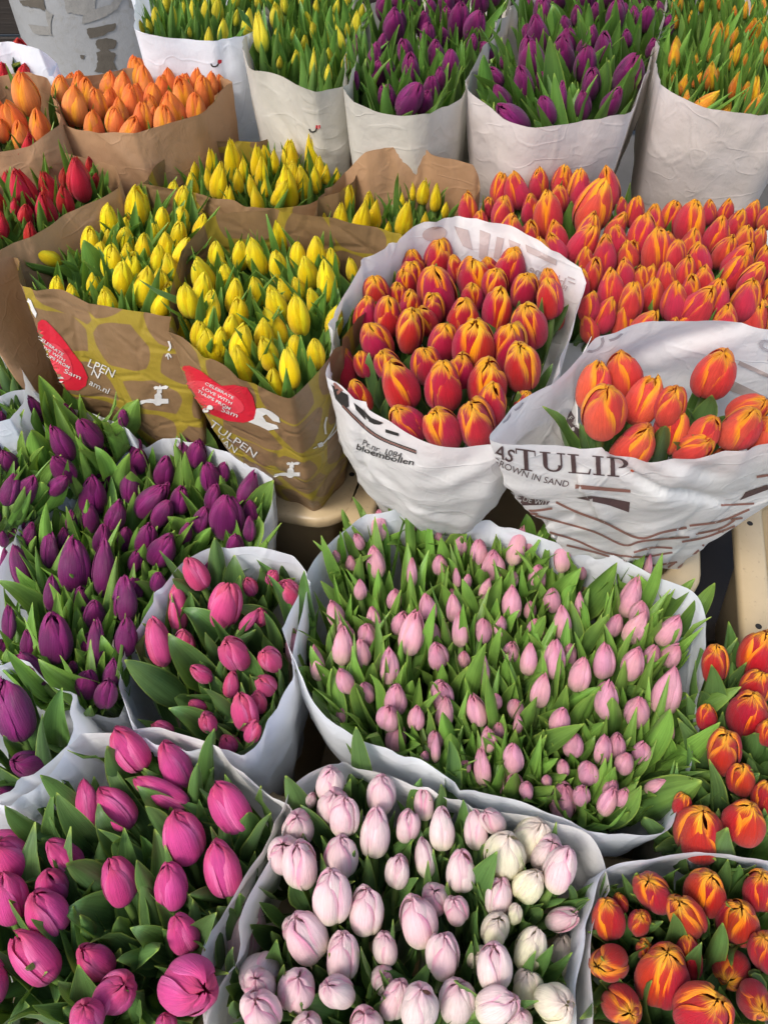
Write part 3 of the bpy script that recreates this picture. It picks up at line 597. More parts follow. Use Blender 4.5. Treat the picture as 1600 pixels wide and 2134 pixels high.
WK = {'crimson': 1.1, 'salmon': 1.08, 'yellow_left': .90, 'yellow_right': .90, 'yellow_back': .92, 'purple': .93, 'purple_back': .95, 'pale': .95, 'red': 1.22, 'far_purple_a': 1.08, 'far_purple_b': 1.1, 'far_red': 1.15, 'far_slim': .9}
def solve(f):
    f['base'] = CAM + ray(f['bx'], f['by']) * f['d']
    W_ = f['w'] * f['d'] / F * (.94 if f['by'] > 1100 else 1.0) * WK.get(f['key'], 1)
    f['W'] = W_
    form = B[f['key']]['form']
    L = W_ * {'closed': 1.95, 'round': 1.75, 'slim': 2.5, 'slim2': 2.0}[form]
    if f['key'].startswith('yellow'): L *= 1.12
    L = max(L, .030)
    L = min(L, .085)
    d = ray(f['tx'], f['ty'])
    dn = d.normalized()
    # tip on its sight line, L away from the base; the more upright of the two answers
    q = f['base'] - CAM
    m = q.dot(dn)
    h2 = q.length_squared - m * m
    if h2 > L * L * .97:
        L = math.sqrt(h2) * 1.015
    r = math.sqrt(max(0, L * L - h2))
    c1, c2 = CAM + dn * (m - r), CAM + dn * (m + r)
    a1, a2 = (c1 - f['base']).normalized(), (c2 - f['base']).normalized()
    ax = a1 if a1.z >= a2.z else a2
    f['L'] = L
    f['ax'] = ax
for f in FL: solve(f)
for it in range(8):
    for i, a in enumerate(FL):
        for b_ in FL[i + 1:]:
            if abs(a['base'].x - b_['base'].x) > .08 or abs(a['base'].y - b_['base'].y) > .11: continue
            best = 9
            for u in (.2, .45, .7):
                for v in (.2, .45, .7):
                    ra = a['W'] * .5 * (1 if u < .6 else .8); rb = b_['W'] * .5 * (1 if v < .6 else .8)
                    dd = (a['base'] + a['ax'] * a['L'] * u - b_['base'] - b_['ax'] * b_['L'] * v).length - (ra + rb) * .94
                    best = min(best, dd)
            if best < 0:
                # whichever reaches lower in the photograph stands in front
                fr, bk = (a, b_) if a['by'] + .3 * a['ty'] > b_['by'] + .3 * b_['ty'] else (b_, a)
                st = min(.004, -best * .4)
                fr['d'] = max(fr['d0'] - .018, fr['d'] - st); bk['d'] = min(bk['d0'] + .04, bk['d'] + st)
                solve(a); solve(b_)

# ---------------- labels ----------------
ORD = ['first', 'second', 'third', 'fourth', 'fifth', 'sixth', 'seventh', 'eighth', 'ninth', 'tenth', 'eleventh', 'twelfth', 'thirteenth', 'fourteenth', 'fifteenth', 'sixteenth', 'seventeenth']
for key, b in B.items():
    L_ = [f for f in FL if f['key'] == key and 'filler' not in f]
    n = len(L_)
    rows = max(1, round(math.sqrt(n) * .9))
    L_.sort(key=lambda f: -(f['ty'] + f['by']))
    med = sorted(f['w'] for f in L_)[n // 2]
    per = math.ceil(n / rows)
    for r_ in range(rows):
        row = sorted(L_[r_ * per:(r_ + 1) * per], key=lambda f: f['tx'] + f['bx'])
        rn = 'front row' if r_ == 0 else 'back row' if (r_ + 1) * per >= n else ORD[r_] + ' row'
        for i, f in enumerate(row):
            dx = (f['tx'] - f['bx']) / max(12, f['by'] - f['ty'])
            look = 'large' if f['w'] > med * 1.25 else 'small' if f['w'] < med * .72 else ''
            lean = 'left-leaning' if dx < -.22 else 'right-leaning' if dx > .22 else 'upright'
            f['label'] = ' '.join(x for x in (look, lean, b['col'], 'tulip,', ORD[i], 'from left,', rn + ',', b['ph']) if x)

# ---------------- paper wraps ----------------
def catmull(P, n):
    P = [Vector(p) for p in P]
    m = len(P)
    out = []
    seg = [(P[(i + 1) % m] - P[i]).length for i in range(m)]
    tot = sum(seg)
    acc = 0
    i = 0
    for k in range(n):
        s = tot * k / n
        while s > acc + seg[i] and i < m - 1:
            acc += seg[i]; i += 1
        t = (s - acc) / max(seg[i], 1e-6)
        a, b, c, d = P[(i - 1) % m], P[i], P[(i + 1) % m], P[(i + 2) % m]
        out.append((.5 * ((2 * b) + (c - a) * t + (2 * a - 5 * b + 4 * c - d) * t * t + (3 * b - a - 3 * c + d) * t ** 3)).lerp(b.lerp(c, t), .6))
    return out
def crease(p, seed):
    q = p * 9 + Vector((seed, seed * 1.7, 0))
    a = 1 - abs(noise.noise(Vector((q.x, q.y, q.z * .7)))) * 2
    b = 1 - abs(noise.noise(q * 2.3)) * 2
    c = noise.noise(q * .55)
    f = noise.voronoi(q * 1.5)[0]
    g = noise.voronoi(q * 3.3 + Vector((5, 0, 0)))[0]
    w = q + Vector((c, noise.noise(q * .8 + Vector((9, 0, 0))), c)) * .8
    r1 = max(0, 1 - abs(noise.noise(Vector((w.x * .9, w.y * .9, w.z * .55)))) * 4)
    r2 = max(0, 1 - abs(noise.noise(w * 1.7 + Vector((3, 1, 0)))) * 4.5)
    return a * .25 + b * .12 + c * 1.1 + r1 * .75 + r2 * .35 + f[0] * .25
WRAPM, BVH = {}, {}
def wrap(key, b, idx):
    H = b['H']
    my = sum(p[1] for p in b['rim']) / len(b['rim'])
    rim = catmull([atz(px, py, H + dz + b.get('lift', .042) * max(0, 1 - max(0, dz) / .03) * (0 if b.get('liftz') and py < my else 1)) for px, py, dz in b['rim']], 200)
    cen = sum(rim, Vector()) / len(rim)
    zb = max(.225 if H < .8 else .36, H - .44)
    kk = b.get('kk0', .66)
    cb = Vector((cen.x, cen.y + b.get('sh', .02), zb))
    if 'bot' in b:
        px, py, zz, kk = b['bot']
        cb = atz(px, py, zz); zb = zz
        cb.z = zz
    nv = 50
    rgw = random.Random(idx * 7 + 1)
    nf = int(26 * b.get('crumple', 1))
    folds = [(rgw.uniform(-.1, 1.2), rgw.uniform(-.05, .35), rgw.gauss(math.pi / 2, .75), rgw.uniform(.03, .14), rgw.uniform(.006, .018), rgw.uniform(-.0058, .0058)) for _ in range(nf)]
    folds = [(a_, b_, math.cos(c_), math.sin(c_), d_, e_, f_) for a_, b_, c_, d_, e_, f_ in folds]
    n = len(rim)
    vs, uvs = [], []
    arc = [0]
    for i in range(1, n): arc.append(arc[-1] + (rim[i] - rim[i - 1]).length)
    for j in range(nv):
        t = (j / (nv - 1)) ** 1.15
        for i in range(n):
            p = rim[i]
            out = Vector((p.x - cen.x, p.y - cen.y, 0))
            q = Vector((cb.x + out.x * kk, cb.y + out.y * kk, zb))
            # straight cone side with a soft belly near the top, pleats gathering toward the foot
            s = t + .10 * math.sin(math.pi * t) * (-1)
            c = p.lerp(q, t)
            on = out.normalized()
            c = c + on * (.012 * math.sin(math.pi * min(1, t * 1.6)))
            amp = .0038 * b.get('crumple', 1) * min(1, .25 + t * 4)
            c = c + on * (crease(c, idx * 3.1) * amp)
            c = c + on * (.005 * t * math.sin(i * 2 * math.pi * 11 / n + idx))
            uu, vv_ = arc[i], t * (H - zb)
            dsp = 0
            for fu, fv, fc_, fs_, fl_, fw_, fa_ in folds:
                du, dv = uu - fu, vv_ - fv
                al = abs(du * fc_ + dv * fs_)
                if al < fl_:
                    ac = abs(-du * fs_ + dv * fc_)
                    if ac < fw_: dsp += fa_ * (1 - ac / fw_) * min(1, (1 - al / fl_) * 3)
            c = c + on * dsp * b.get('crumple', 1)
            if j < 16:
                rw = (1 - j / 16) ** 1.5
                a7 = noise.noise(p * 9 + Vector((idx * 5, 0, 0))); a8 = noise.noise(p * 34 + Vector((idx, 3, 0)))
                a9 = max(0, 1 - abs(noise.noise(p * 11 + Vector((0, idx * 2, 4)))) * 7)
                c = c + Vector((0, 0, (.010 * a7 + .0022 * a8) * rw)) + on * ((.011 * noise.noise(p * 13 + Vector((idx, 8, 2))) + .007 * a9) * rw)
            vs.append(c)
            uvs.append((arc[i], t * (H - zb)))
    o = mesh_obj('paper_wrap', vs, grid_faces(n, nv, True), globals()[b['paper']], None, True, uvs)
    # the seam column would squeeze the print backwards; open the seam there
    me = o.data
    BVH[key] = BVHTree.FromPolygons([v.co.copy() for v in me.vertices], [tuple(p.vertices) for p in me.polygons])
    b['cb'], b['cen'], b['kk'] = cb, cen, kk
    pol = [[9, 0] for _ in range(72)]
    for i in range(n):
        for q in range(4):
            p = rim[i].lerp(rim[(i + 1) % n], q / 4)
            a = math.atan2(p.y - cen.y, p.x - cen.x)
            j = int((a + math.pi) / (2 * math.pi) * 71.999)
            r = math.hypot(p.x - cen.x, p.y - cen.y)
            if r < pol[j][0]: pol[j] = [r, p.z]
    for j in range(72):
        if pol[j][0] == 9: pol[j] = list(pol[j - 1]) if pol[j - 1][0] < 9 else [.1, H]
    b['polar'] = pol
    return o
WLAB = {
 'far_yellow_a': 'white paper cone round yellow tulip buds beside the grey column',
 'far_yellow_b': 'cream paper cone round yellow buds, left of the two purple bunches',
 'far_purple_a': 'greyish cream paper round the left of the two far purple bunches',
 'far_purple_b': 'wide cream paper round the right of the two far purple bunches',
 'far_slim': 'smooth cream paper round slim orange-yellow tulips at the top right corner',
 'far_red': 'white paper round the few red tulips at the top left',
 'orange_left': 'brown kraft paper round the orange tulips cut by the left edge',
 'orange': 'plain brown kraft paper round the full orange bunch',
 'red': 'brown kraft bag round the dark red tulips at the left edge',
 'yellow_back': 'mustard-printed kraft rim round the small yellow bunch at the back',
 'yellow_back_right': 'crumpled kraft paper standing up behind the sparse yellow bunch',
 'yellow_left': 'left mustard-and-brown printed bag with red sticker and white tap',
 'yellow_right': 'right mustard-and-brown printed bag with torn red sticker and seedling print',
 'coral_back': 'pale paper round the left half of the coral tulip field',
 'coral_right': 'pale paper round the right half of the coral tulip field',
 'crimson': 'white printed paper bag round the central crimson and yellow tulips',
 'salmon': 'crumpled white bag printed TULIP with brown wavy stripes',
 'leafy': 'white paper round a leafy bunch cut by the left edge',
 'purple_back': 'white paper round the purple bunch below the mustard bag',
 'purple': 'bluish white paper round the large purple bunch at left',
 'purple_front': 'white paper round the small purple bunch above the magenta one',
 'rose': 'white folded paper round the rose-pink bunch',
 'pale': 'white paper round the wide pale pink bunch',
 'white_pink': 'smooth white paper round the front white-pink bunch',
 'magenta': 'creased white paper round the front magenta bunch',
 'flame_back': 'grey paper round the flamed tulips at the right edge',
 'flame': 'lilac white paper rim round the front right flame bunch',
}
for idx, (key, b) in enumerate(B.items()):
    WRAPM[key] = tag(wrap(key, b, idx), WLAB[key], 'paper wrap', 'paper wraps round the tulip bunches')

# ---------------- build the tulips ----------------
HL = {k_: T(s_) for k_, s_ in {
 'magenta': '10,1679,110,1745,50 125,1612,190,1620,22 85,1615,170,1720,40 115,1650,205,1770,45 195,1680,290,1755,60 72,1667,115,1690,25 225,1560,270,1640,45 282,1640,380,1690,55 300,1678,350,1775,50 412,1590,412,1700,30 445,1522,440,1640,50 465,1690,478,1740,35 515,1694,535,1770,58 415,1665,435,1730,25 145,1795,240,1885,60 110,1790,155,1865,24 235,1752,290,1810,45 295,1740,320,1795,30 285,1795,340,1895,38 137,1890,240,1925,95 -10,1770,110,1800,60 0,1895,60,1940,50 65,1915,160,1990,28 60,2007,170,2035,50 122,2042,155,2100,35 8,2080,55,2040,30 15,2134,100,2055,42 70,2095,150,2120,35 160,2064,210,2070,28 220,1938,250,1985,30 243,2000,340,1995,32 278,1932,360,1990,50 245,1915,285,1980,50 452,1895,380,1995,58 392,1865,500,1880,34 415,1905,495,1880,20 385,1850,400,1900,30 330,2040,352,1990,28 272,2072,320,2130,48 270,2010,320,2025,24 300,1850,320,1905,42 0,1985,40,2010,35 210,2130,250,2110,40 390,2120,400,2060,45 560,1700,520,1790,40',
 'white_pink': '598,1618,630,1750,45 628,1680,678,1745,34 655,1665,700,1650,28 740,1515,752,1640,34 750,1625,765,1670,18 672,1790,685,1820,18 618,1818,625,1890,38 482,1974,495,2055,35 640,1918,585,1965,34 600,1950,595,2035,24 570,1940,560,1990,24 655,1955,678,2020,28 752,1990,740,2045,28 545,2060,565,2080,22 487,2085,480,2134,22 628,2090,720,2134,60 690,2070,775,2085,32 770,1790,765,1850,16 555,2125,600,2134,25 745,1915,700,1925,16 877,1622,860,1700,28 935,1540,945,1655,40 920,1634,895,1720,30 965,1664,960,1740,26 1035,1774,985,1890,50 895,1892,835,1990,46 872,1828,800,1865,30 992,1896,970,1985,26 1005,1940,992,1985,22 1110,1860,1085,1915,18 1247,1832,1225,1855,18 1178,1840,1230,1885,18 1180,1875,1110,1872,16 1225,1870,1195,1890,24 1130,1895,1095,1920,28 1152,1968,1130,2050,30 800,2022,875,2045,36 914,1995,900,2040,22 925,1868,855,1850,22 938,1845,955,1890,16 1160,2110,1145,2134,22 845,1705,825,1745,22 862,1750,800,1775,24 920,1780,905,1820,20 1000,1790,985,1800,22 1137,1780,1112,1800,20 945,1732,965,1765,18 900,2120,885,2134,28 950,2115,925,2134,30 730,1612,735,1665,30',
 'rose': '448,1120,452,1230,34 488,1158,480,1250,50 358,1205,440,1240,32 382,1260,460,1345,70 398,1235,385,1320,40 485,1265,585,1285,40 296,1298,370,1340,22 260,1375,395,1455,52 344,1320,440,1405,60 428,1318,450,1400,26 500,1340,535,1435,45 515,1285,550,1345,42 560,1195,610,1295,24 550,1275,580,1340,26 632,1190,655,1295,36 352,1470,440,1535,50 432,1435,500,1525,36 368,1452,400,1480,34 300,1370,345,1395,14 465,1370,455,1430,22 505,1400,525,1445,26 550,1460,540,1500,28 412,1515,510,1530,24 448,1480,470,1520,26 550,1175,545,1225,28 588,1180,600,1210,20 420,1400,430,1435,24',
 'purple': '0,1205,95,1280,38 50,1138,100,1210,26 32,1182,85,1250,26 133,1220,135,1310,30 162,1232,160,1310,30 147,1195,195,1255,26 203,1192,280,1180,34 288,1100,280,1180,34 440,1098,380,1155,30 350,1075,400,1115,46 288,1210,330,1260,36 300,1168,310,1225,20 72,1372,210,1460,62 170,1305,165,1380,26 165,1358,200,1430,40 15,1350,90,1470,28 35,1285,50,1330,28 215,1325,225,1395,34 365,1105,340,1190,32 98,1050,80,1170,24 130,1070,138,1135,28 170,1070,185,1125,26 475,1065,478,1125,36 380,1135,370,1180,20 190,1240,220,1300,30 232,1425,230,1470,34 0,1360,15,1410,22 265,948,225,1055,36 295,938,305,1030,34 320,940,320,990,20 365,925,405,1010,30 415,872,430,975,46 472,952,440,975,28 485,975,480,1030,26 570,1000,515,1070,46 572,1022,545,1075,20 463,1008,480,1070,42 425,985,405,1040,30 385,1010,380,1070,24 370,955,395,1005,28 290,1012,270,1060,24 350,1030,325,1075,34 138,1005,160,1055,44',
 'purple_front': '130,1430,90,1560,50 8,1530,30,1580,32 60,1390,40,1450,30',
 'purple_back': '82,782,120,895,50 142,785,155,870,40 15,855,85,890,34 125,910,190,975,42 288,828,220,920,50 300,840,258,930,30 307,852,290,925,18 75,835,95,890,18 175,880,200,950,30 0,810,35,870,26 30,880,50,960,34 70,900,90,1000,50 45,945,55,1005,28 90,1005,70,1060,56 3,1000,20,1030,26 100,915,140,965,26 120,985,170,980,20 138,860,160,920,26 72,850,85,930,24 200,930,230,980,30 10,930,20,990,30',
 'leafy': '20,720,30,820,24 0,760,20,840,22 -5,730,0,830,26 30,780,34,850,16',
 'pale': '1045,1105,1000,1130,24 1000,1132,1025,1175,14 980,1115,985,1175,18 960,1118,965,1170,16 918,1120,935,1210,30 935,1160,955,1230,22 895,1075,895,1180,18 878,1085,875,1145,28 850,1040,845,1160,20 880,937,850,1080,20 1170,1050,1125,1110,20 1170,1092,1145,1122,14 1098,1070,1100,1115,38 1125,1105,1115,1215,40 1142,1130,1138,1190,16 1200,1110,1195,1180,22 1232,1102,1225,1180,22 1212,1182,1125,1260,48 1285,1172,1215,1260,48 1142,1178,1088,1240,24 1345,1142,1300,1210,28 1380,1152,1365,1260,24 1318,1135,1290,1200,24 1448,1205,1375,1280,32 1488,1215,1435,1320,34 962,1205,995,1285,26 1045,1200,1015,1280,34 1048,1172,1035,1220,26 1138,1282,1060,1380,38 1080,1270,1040,1330,22 1195,1208,1175,1280,20 1268,1280,1200,1380,30 1212,1252,1230,1340,26 1330,1270,1300,1340,18 1370,1275,1330,1350,26 1415,1310,1355,1385,26 1440,1318,1420,1360,16 1400,1290,1385,1330,14 908,1258,880,1380,26 962,1255,985,1355,24 1042,1275,1000,1360,20 1040,1305,1022,1410,24 922,1285,950,1365,24 910,1320,905,1390,28 1010,1340,960,1480,34 855,1372,870,1440,26 922,1385,915,1460,26 838,1332,835,1420,16 802,1280,805,1340,18 1055,1362,1060,1440,24 1010,1410,1055,1560,38 1130,1400,1070,1430,24 1145,1370,1140,1405,22 1170,1375,1165,1450,18 1262,1360,1242,1425,30 1350,1445,1290,1440,32 1370,1380,1315,1425,24 1545,1428,1400,1510,36 1465,1525,1400,1550,32 1485,1435,1410,1490,26 1250,1430,1160,1470,22 1118,1452,1080,1550,28 1215,1512,1110,1580,48 1258,1505,1180,1560,30 1275,1455,1285,1560,40 1340,1460,1290,1525,34 1160,1582,1100,1600,28 1395,1480,1350,1610,50 1495,1510,1415,1610,40 1400,1445,1365,1510,34 860,1418,835,1485,28 895,1420,895,1480,34 920,1485,960,1590,36 942,1528,930,1600,34 968,1490,985,1550,18 985,1505,995,1550,16 1005,1535,1040,1590,26 895,1482,870,1560,36 850,1495,855,1560,16 980,1460,990,1520,26 1120,1490,1150,1530,30 1238,1530,1225,1585,28 1255,1545,1255,1600,16 1155,1638,1085,1670,42 1240,1618,1190,1650,28 1180,1615,1120,1640,30 1330,1628,1250,1710,26 1335,1645,1265,1725,40 1460,1628,1300,1715,80 1245,1712,1180,1708,22 1243,1690,1212,1672,46 1505,1615,1380,1610,32 970,1595,985,1650,50 668,1115,695,1205,22 705,1120,715,1200,18 715,1100,750,1165,20 712,1060,725,1110,16 752,1155,730,1250,24 758,1062,765,1125,20 800,1090,790,1140,20 668,1210,735,1275,24 765,1172,795,1225,20 735,1283,785,1340,28 643,1278,650,1360,22 695,1300,680,1390,22 610,1310,620,1390,24 643,1345,675,1430,28 615,1390,650,1425,42 693,1388,700,1460,44 778,1380,745,1450,40 652,1440,700,1500,34 740,1442,725,1505,24 710,1510,780,1535,34 712,1508,760,1610,32 775,1400,785,1460,40 735,1035,770,1100,16 815,1025,815,1100,18 905,1020,875,1085,28 928,1045,905,1110,22',
 'flame': '1260,1820,1285,1880,28 1295,1820,1318,1898,28 1368,1835,1370,1905,75 1425,1855,1450,1880,34 1515,1790,1505,1880,36 1540,1802,1535,1870,24 1505,1925,1490,2045,36 1532,1922,1505,1980,56 1460,1965,1450,2060,40 1402,1905,1425,2005,50 1222,1942,1320,1975,32 1380,1920,1280,1955,26 1245,2045,1340,2120,50 1235,2125,1260,2075,32 1440,1945,1475,1955,22 1595,1900,1590,1940,32 1450,1905,1475,1940,32 1565,2035,1595,2070,40 1530,2115,1535,2150,26 1420,2090,1400,2130,40',
 'flame_back': '1585,1610,1515,1645,40 1495,1685,1510,1770,22 1370,1760,1430,1790,60 1350,1710,1390,1790,60 1600,1700,1550,1760,32 1480,1385,1500,1480,50 1520,1375,1530,1420,20 1570,1530,1580,1580,45 1440,1620,1470,1680,50 1560,1600,1540,1660,40 1600,1560,1590,1620,36 1470,1560,1490,1620,34',
 'far_purple_b': '1143,80,1160,230,42 1255,100,1210,205,36 1268,125,1230,230,36 1292,42,1275,150,24 1190,170,1200,240,34 1100,160,1118,245,20 1115,200,1115,255,32 1078,182,1085,225,40 1008,115,1015,215,32 980,85,1000,130,16 992,185,1020,232,14 1050,115,1075,180,18 1058,80,1072,130,22 1152,5,1158,70,30 1170,55,1165,125,24 1228,10,1220,90,22 1195,115,1188,175,16 1395,55,1370,145,22 1330,175,1290,205,20 1300,170,1265,175,22 1088,35,1095,80,16 1375,35,1370,70,14 1350,30,1340,100,16 1310,20,1300,90,16',
 'far_purple_a': '908,98,930,190,38 895,45,930,95,22 850,45,868,105,20 882,60,878,165,18 865,30,815,80,34 840,135,848,185,24 905,135,885,185,36 850,225,900,220,34 952,180,905,225,24 835,165,832,215,14 925,5,938,75,22 760,60,765,150,16 775,90,780,190,16 960,80,965,180,18 730,80,735,170,12',
 'far_yellow_b': '558,150,562,80,5 570,70,590,150,26 615,70,620,155,22 640,90,645,170,22 675,100,670,175,20 700,60,705,150,22 600,40,605,120,18 725,70,725,165,14 750,50,745,140,14 540,80,545,120,20 660,20,662,100,20 690,10,690,90,18 575,20,580,90,16 625,0,625,80,18 715,0,718,70,18',
 'far_yellow_a': '345,25,350,68,16 380,35,385,72,18 415,20,418,70,18 445,30,448,76,18 475,25,478,70,18 505,20,505,62,16 330,40,335,70,12 400,50,405,76,14 300,45,305,60,8 540,5,535,50,14 365,0,370,40,14 465,-10,468,30,16',
 'yellow_left': '98,422,140,520,32 212,400,195,465,22 240,405,265,490,50 330,400,312,460,24 385,430,380,475,22 412,420,390,480,18 525,445,515,480,26 175,500,220,600,48 75,530,80,595,40 145,520,140,600,24 162,520,165,590,18 175,555,178,620,16 242,572,260,635,22 222,588,250,630,18 343,545,330,590,24 120,450,130,530,26 150,460,160,540,24 290,450,285,520,22 360,440,355,500,20 310,530,290,590,20',
 'yellow_right': '545,490,555,605,20 470,530,515,630,16 505,565,545,620,22 410,640,435,690,24 458,675,465,755,18 480,705,550,775,24 540,642,585,725,18 630,662,620,750,46 665,600,650,670,30 705,595,685,695,26 640,650,660,700,26 508,770,538,800,22 470,560,455,600,16 465,620,478,660,22 640,465,665,540,28 620,475,625,530,24 738,475,750,540,30 700,500,705,560,20 690,640,680,720,26 370,570,378,620,14',
 'crimson': '1090,530,1060,585,26 862,675,840,755,32 980,660,950,745,20 1000,735,975,800,36 1090,755,1040,830,38 1132,758,1095,810,24 1152,755,1120,810,18 1065,830,1030,855,30 970,810,955,850,32 1182,635,1170,670,16 925,652,915,670,20 860,780,885,815,18 885,695,895,720,16 755,710,735,790,40 765,730,785,820,24 762,825,800,865,34 975,478,985,535,22',
 'salmon': '1490,822,1440,910,45 1208,880,1215,940,16',
 'coral_back': '1105,345,1095,375,16 1140,368,1125,400,16 1190,420,1185,500,28 1072,418,1095,455,16 1028,390,1030,410,12 1118,490,1120,505,16',
 'orange': '263,185,272,235,14 198,220,205,240,14', 'orange_left': '110,190,108,245,20 60,200,65,225,16',
 'far_slim': '1440,60,1405,150,14 1480,20,1450,110,14 1520,70,1490,150,16 1500,110,1460,180,18 1560,60,1540,140,16 1470,150,1440,195,14 1540,140,1500,200,18 1590,100,1560,170,16 1450,100,1430,165,16 1530,20,1500,90,14 1575,10,1560,70,14 1420,30,1405,110,16 1600,40,1585,110,14 1395,60,1385,150,14 1490,60,1470,130,14 1555,180,1535,215,16',
}.items()}
def make_tulip(f, rg):
    b = B[f['key']]
    cb, cen = b['cb'], b['cen']
    base, ax, L, W_ = f['base'], f['ax'], f['L'], f['W']
    foot = Vector((cb.x + (base.x - cen.x) * .38, cb.y + (base.y - cen.y) * .38, cb.z + .01))
    SINK.on = f['stuff']
    if SINK.on:
        root = None
        SINK.off = foot; SINK.cur = rg.random()
    else:
        root = bpy.data.objects.new('tulip', None)
        COL.objects.link(root)
        root.location = foot
        root.empty_display_size = .01
        tag(root, f['label'], 'tulip', 'tulips of the ' + b['ph'])
    inv = Matrix.Translation(-foot)
    v = rg.randrange(NVAR)
    rot = ax.to_track_quat('Z', 'Y').to_matrix().to_4x4() @ Matrix.Rotation(rg.uniform(0, 6.28), 4, 'Z')
    ell = rg.uniform(.90, 1.10)
    M = inv @ Matrix.Translation(base) @ rot @ Matrix.Diagonal((W_ / 2 * ell, W_ / 2 / ell, L, 1))
    mat = globals()[b['mat']]
    if f['key'] == 'white_pink' and rg.random() < (f['tx'] - 960) / 340: mat = CRE
    if 'mats' in f: mat = globals()[f['mats']]
    f['pm'] = mat
    for k in range(6):
        if SINK.on:
            me = BANK[b['form']][v][k]
            co, uvv, ff = PARR[me.name]
            A4 = np.array(Matrix.Translation(foot) @ M)
            SINK.add(co @ A4[:3, :3].T + A4[:3, 3], ff, mat, uvv)
            continue
        o = bpy.data.objects.new('petal', BANK[b['form']][v][k])
        COL.objects.link(o)
        o.parent = root
        o.material_slots[0].link = 'OBJECT'
        o.material_slots[0].material = mat
        o.matrix_basis = M
    # stem from the foot up into the flower
    top = base + ax * .002 - foot
    mid = (base - ax * .07) - foot
    pts = []
    for j in range(8):
        t = j / 7
        pts.append(clampin(f['key'], mid * 2 * t * (1 - t) + top * t * t + foot) - foot if j < 7 else top)
    tube('stem', pts, .0042, STEM, root, 6)
    f['root'], f['foot'] = root, foot
    n, lw, rise, spread = b['leaf']
    lmat = globals()[b['lm']]
    n = n + (rg.random() < .3)
    a0 = rg.uniform(0, 6.28)
    for q in range(n):
        a = a0 + q * 2.4 + rg.uniform(-.4, .4)
        out = Vector((math.cos(a), math.sin(a), 0))
        drop = rg.uniform(.07, .13)
        st = base - ax * drop
        h = L * rg.uniform(.15, .9) + rise * rg.uniform(.2, 1.3)
        reach = W_ * .55 + .004 + spread * rg.uniform(.0, .09)
        tip = base + ax * h + out * reach
        p1 = base - ax * drop * .35 + out * (W_ * .75 + .010)
        # keep leaf tips inside the paper
        rmax = .92
        leaf_mesh(f['key'], foot, st - foot + out * .003, p1 - foot, tip - foot, lw * rg.uniform(.65, 1.15), out, rg, root, lmat)
def outside(f):
    b = B[f['key']]
    p = f['base']
    v = Vector((p.x - b['cen'].x, p.y - b['cen'].y, 0)).normalized() * f['W'] * .46
    return (p + v - clampin(f['key'], p + v)).length > .0015
for f in FL:
    n_ = 0
    front = f['base'].y < B[f['key']]['cen'].y
    while n_ < (12 if front else 5) and outside(f):
        f['d'] += .004 if front else -.004; n_ += 1
        solve(f)
FL = [f for f in FL if not ('filler' in f and (outside(f) or f['by'] > 2134 + 60))]
rgt = random.Random(11)
# the 300 that show largest are things of their own, the smaller ones are joined
inv_ = [f for f in FL if 'filler' not in f and -10 < f['tx'] < 1610 and f['ty'] < 2125 and f['by'] > 8]
big = sorted(inv_, key=lambda f: -f['w'] * math.hypot(f['tx'] - f['bx'], f['ty'] - f['by']) ** .5)[:300]
ids = {id(f) for f in big}
for f in FL: f['stuff'] = id(f) not in ids
for f in FL:
    make_tulip(f, rgt)
# leaves that can be told apart one by one: tip, foot, width as seen
for key, lst in HL.items():
    b = B[key]
    own = [f for f in FL if f['key'] == key]
    lmat = globals()[b['lm']]
    for (tx, ty, bx, by, w) in lst:
        f = min(own, key=lambda g: (g['bx'] - bx) ** 2 + (g['by'] - by) ** 2)
        zz = f['base'].z - .01
        p0 = atz(bx, by, zz)
        ln_px = math.hypot(tx - bx, ty - by)
        d0 = depth(p0)
        Lr = ln_px * d0 / F
        # tip on its sight line a little nearer than the foot, as an upright leaf is
        d = ray(tx, ty)
        tip = CAM + d * (d0 - min(.075, Lr * .7) * rgt.uniform(.7, 1.2))
        wr = w * d0 / F * (1.3 if key == 'pale' else 1.35)
        down = Vector((f['foot'].x - p0.x, f['foot'].y - p0.y, f['foot'].z - p0.z)).normalized()
        p00 = p0 + down * .06
        mid = p0.lerp(tip, .25)
        view = (CAM - p0).normalized()
        rgl = rgt
        fc = (view + Vector((rgl.uniform(-.35, .35), rgl.uniform(-.3, .3), rgl.uniform(-.1, .3)))).normalized() * rgl.choice((-1, 1))
        bend = Vector((rgl.uniform(-1, 1), rgl.uniform(-1, 1), 0)) * Lr * .08
        SINK.on = f['stuff']; SINK.off = f['foot']; SINK.cur = rgt.random()
        leaf_mesh(key, f['foot'], p00 - f['foot'], p0.lerp(tip, .35) + bend - f['foot'], tip - f['foot'], wr, fc, rgl, f['root'], lmat, cup=rgl.uniform(.25, .8), n=13, m=7, roll=rgl.uniform(-.4, .4), free=True)

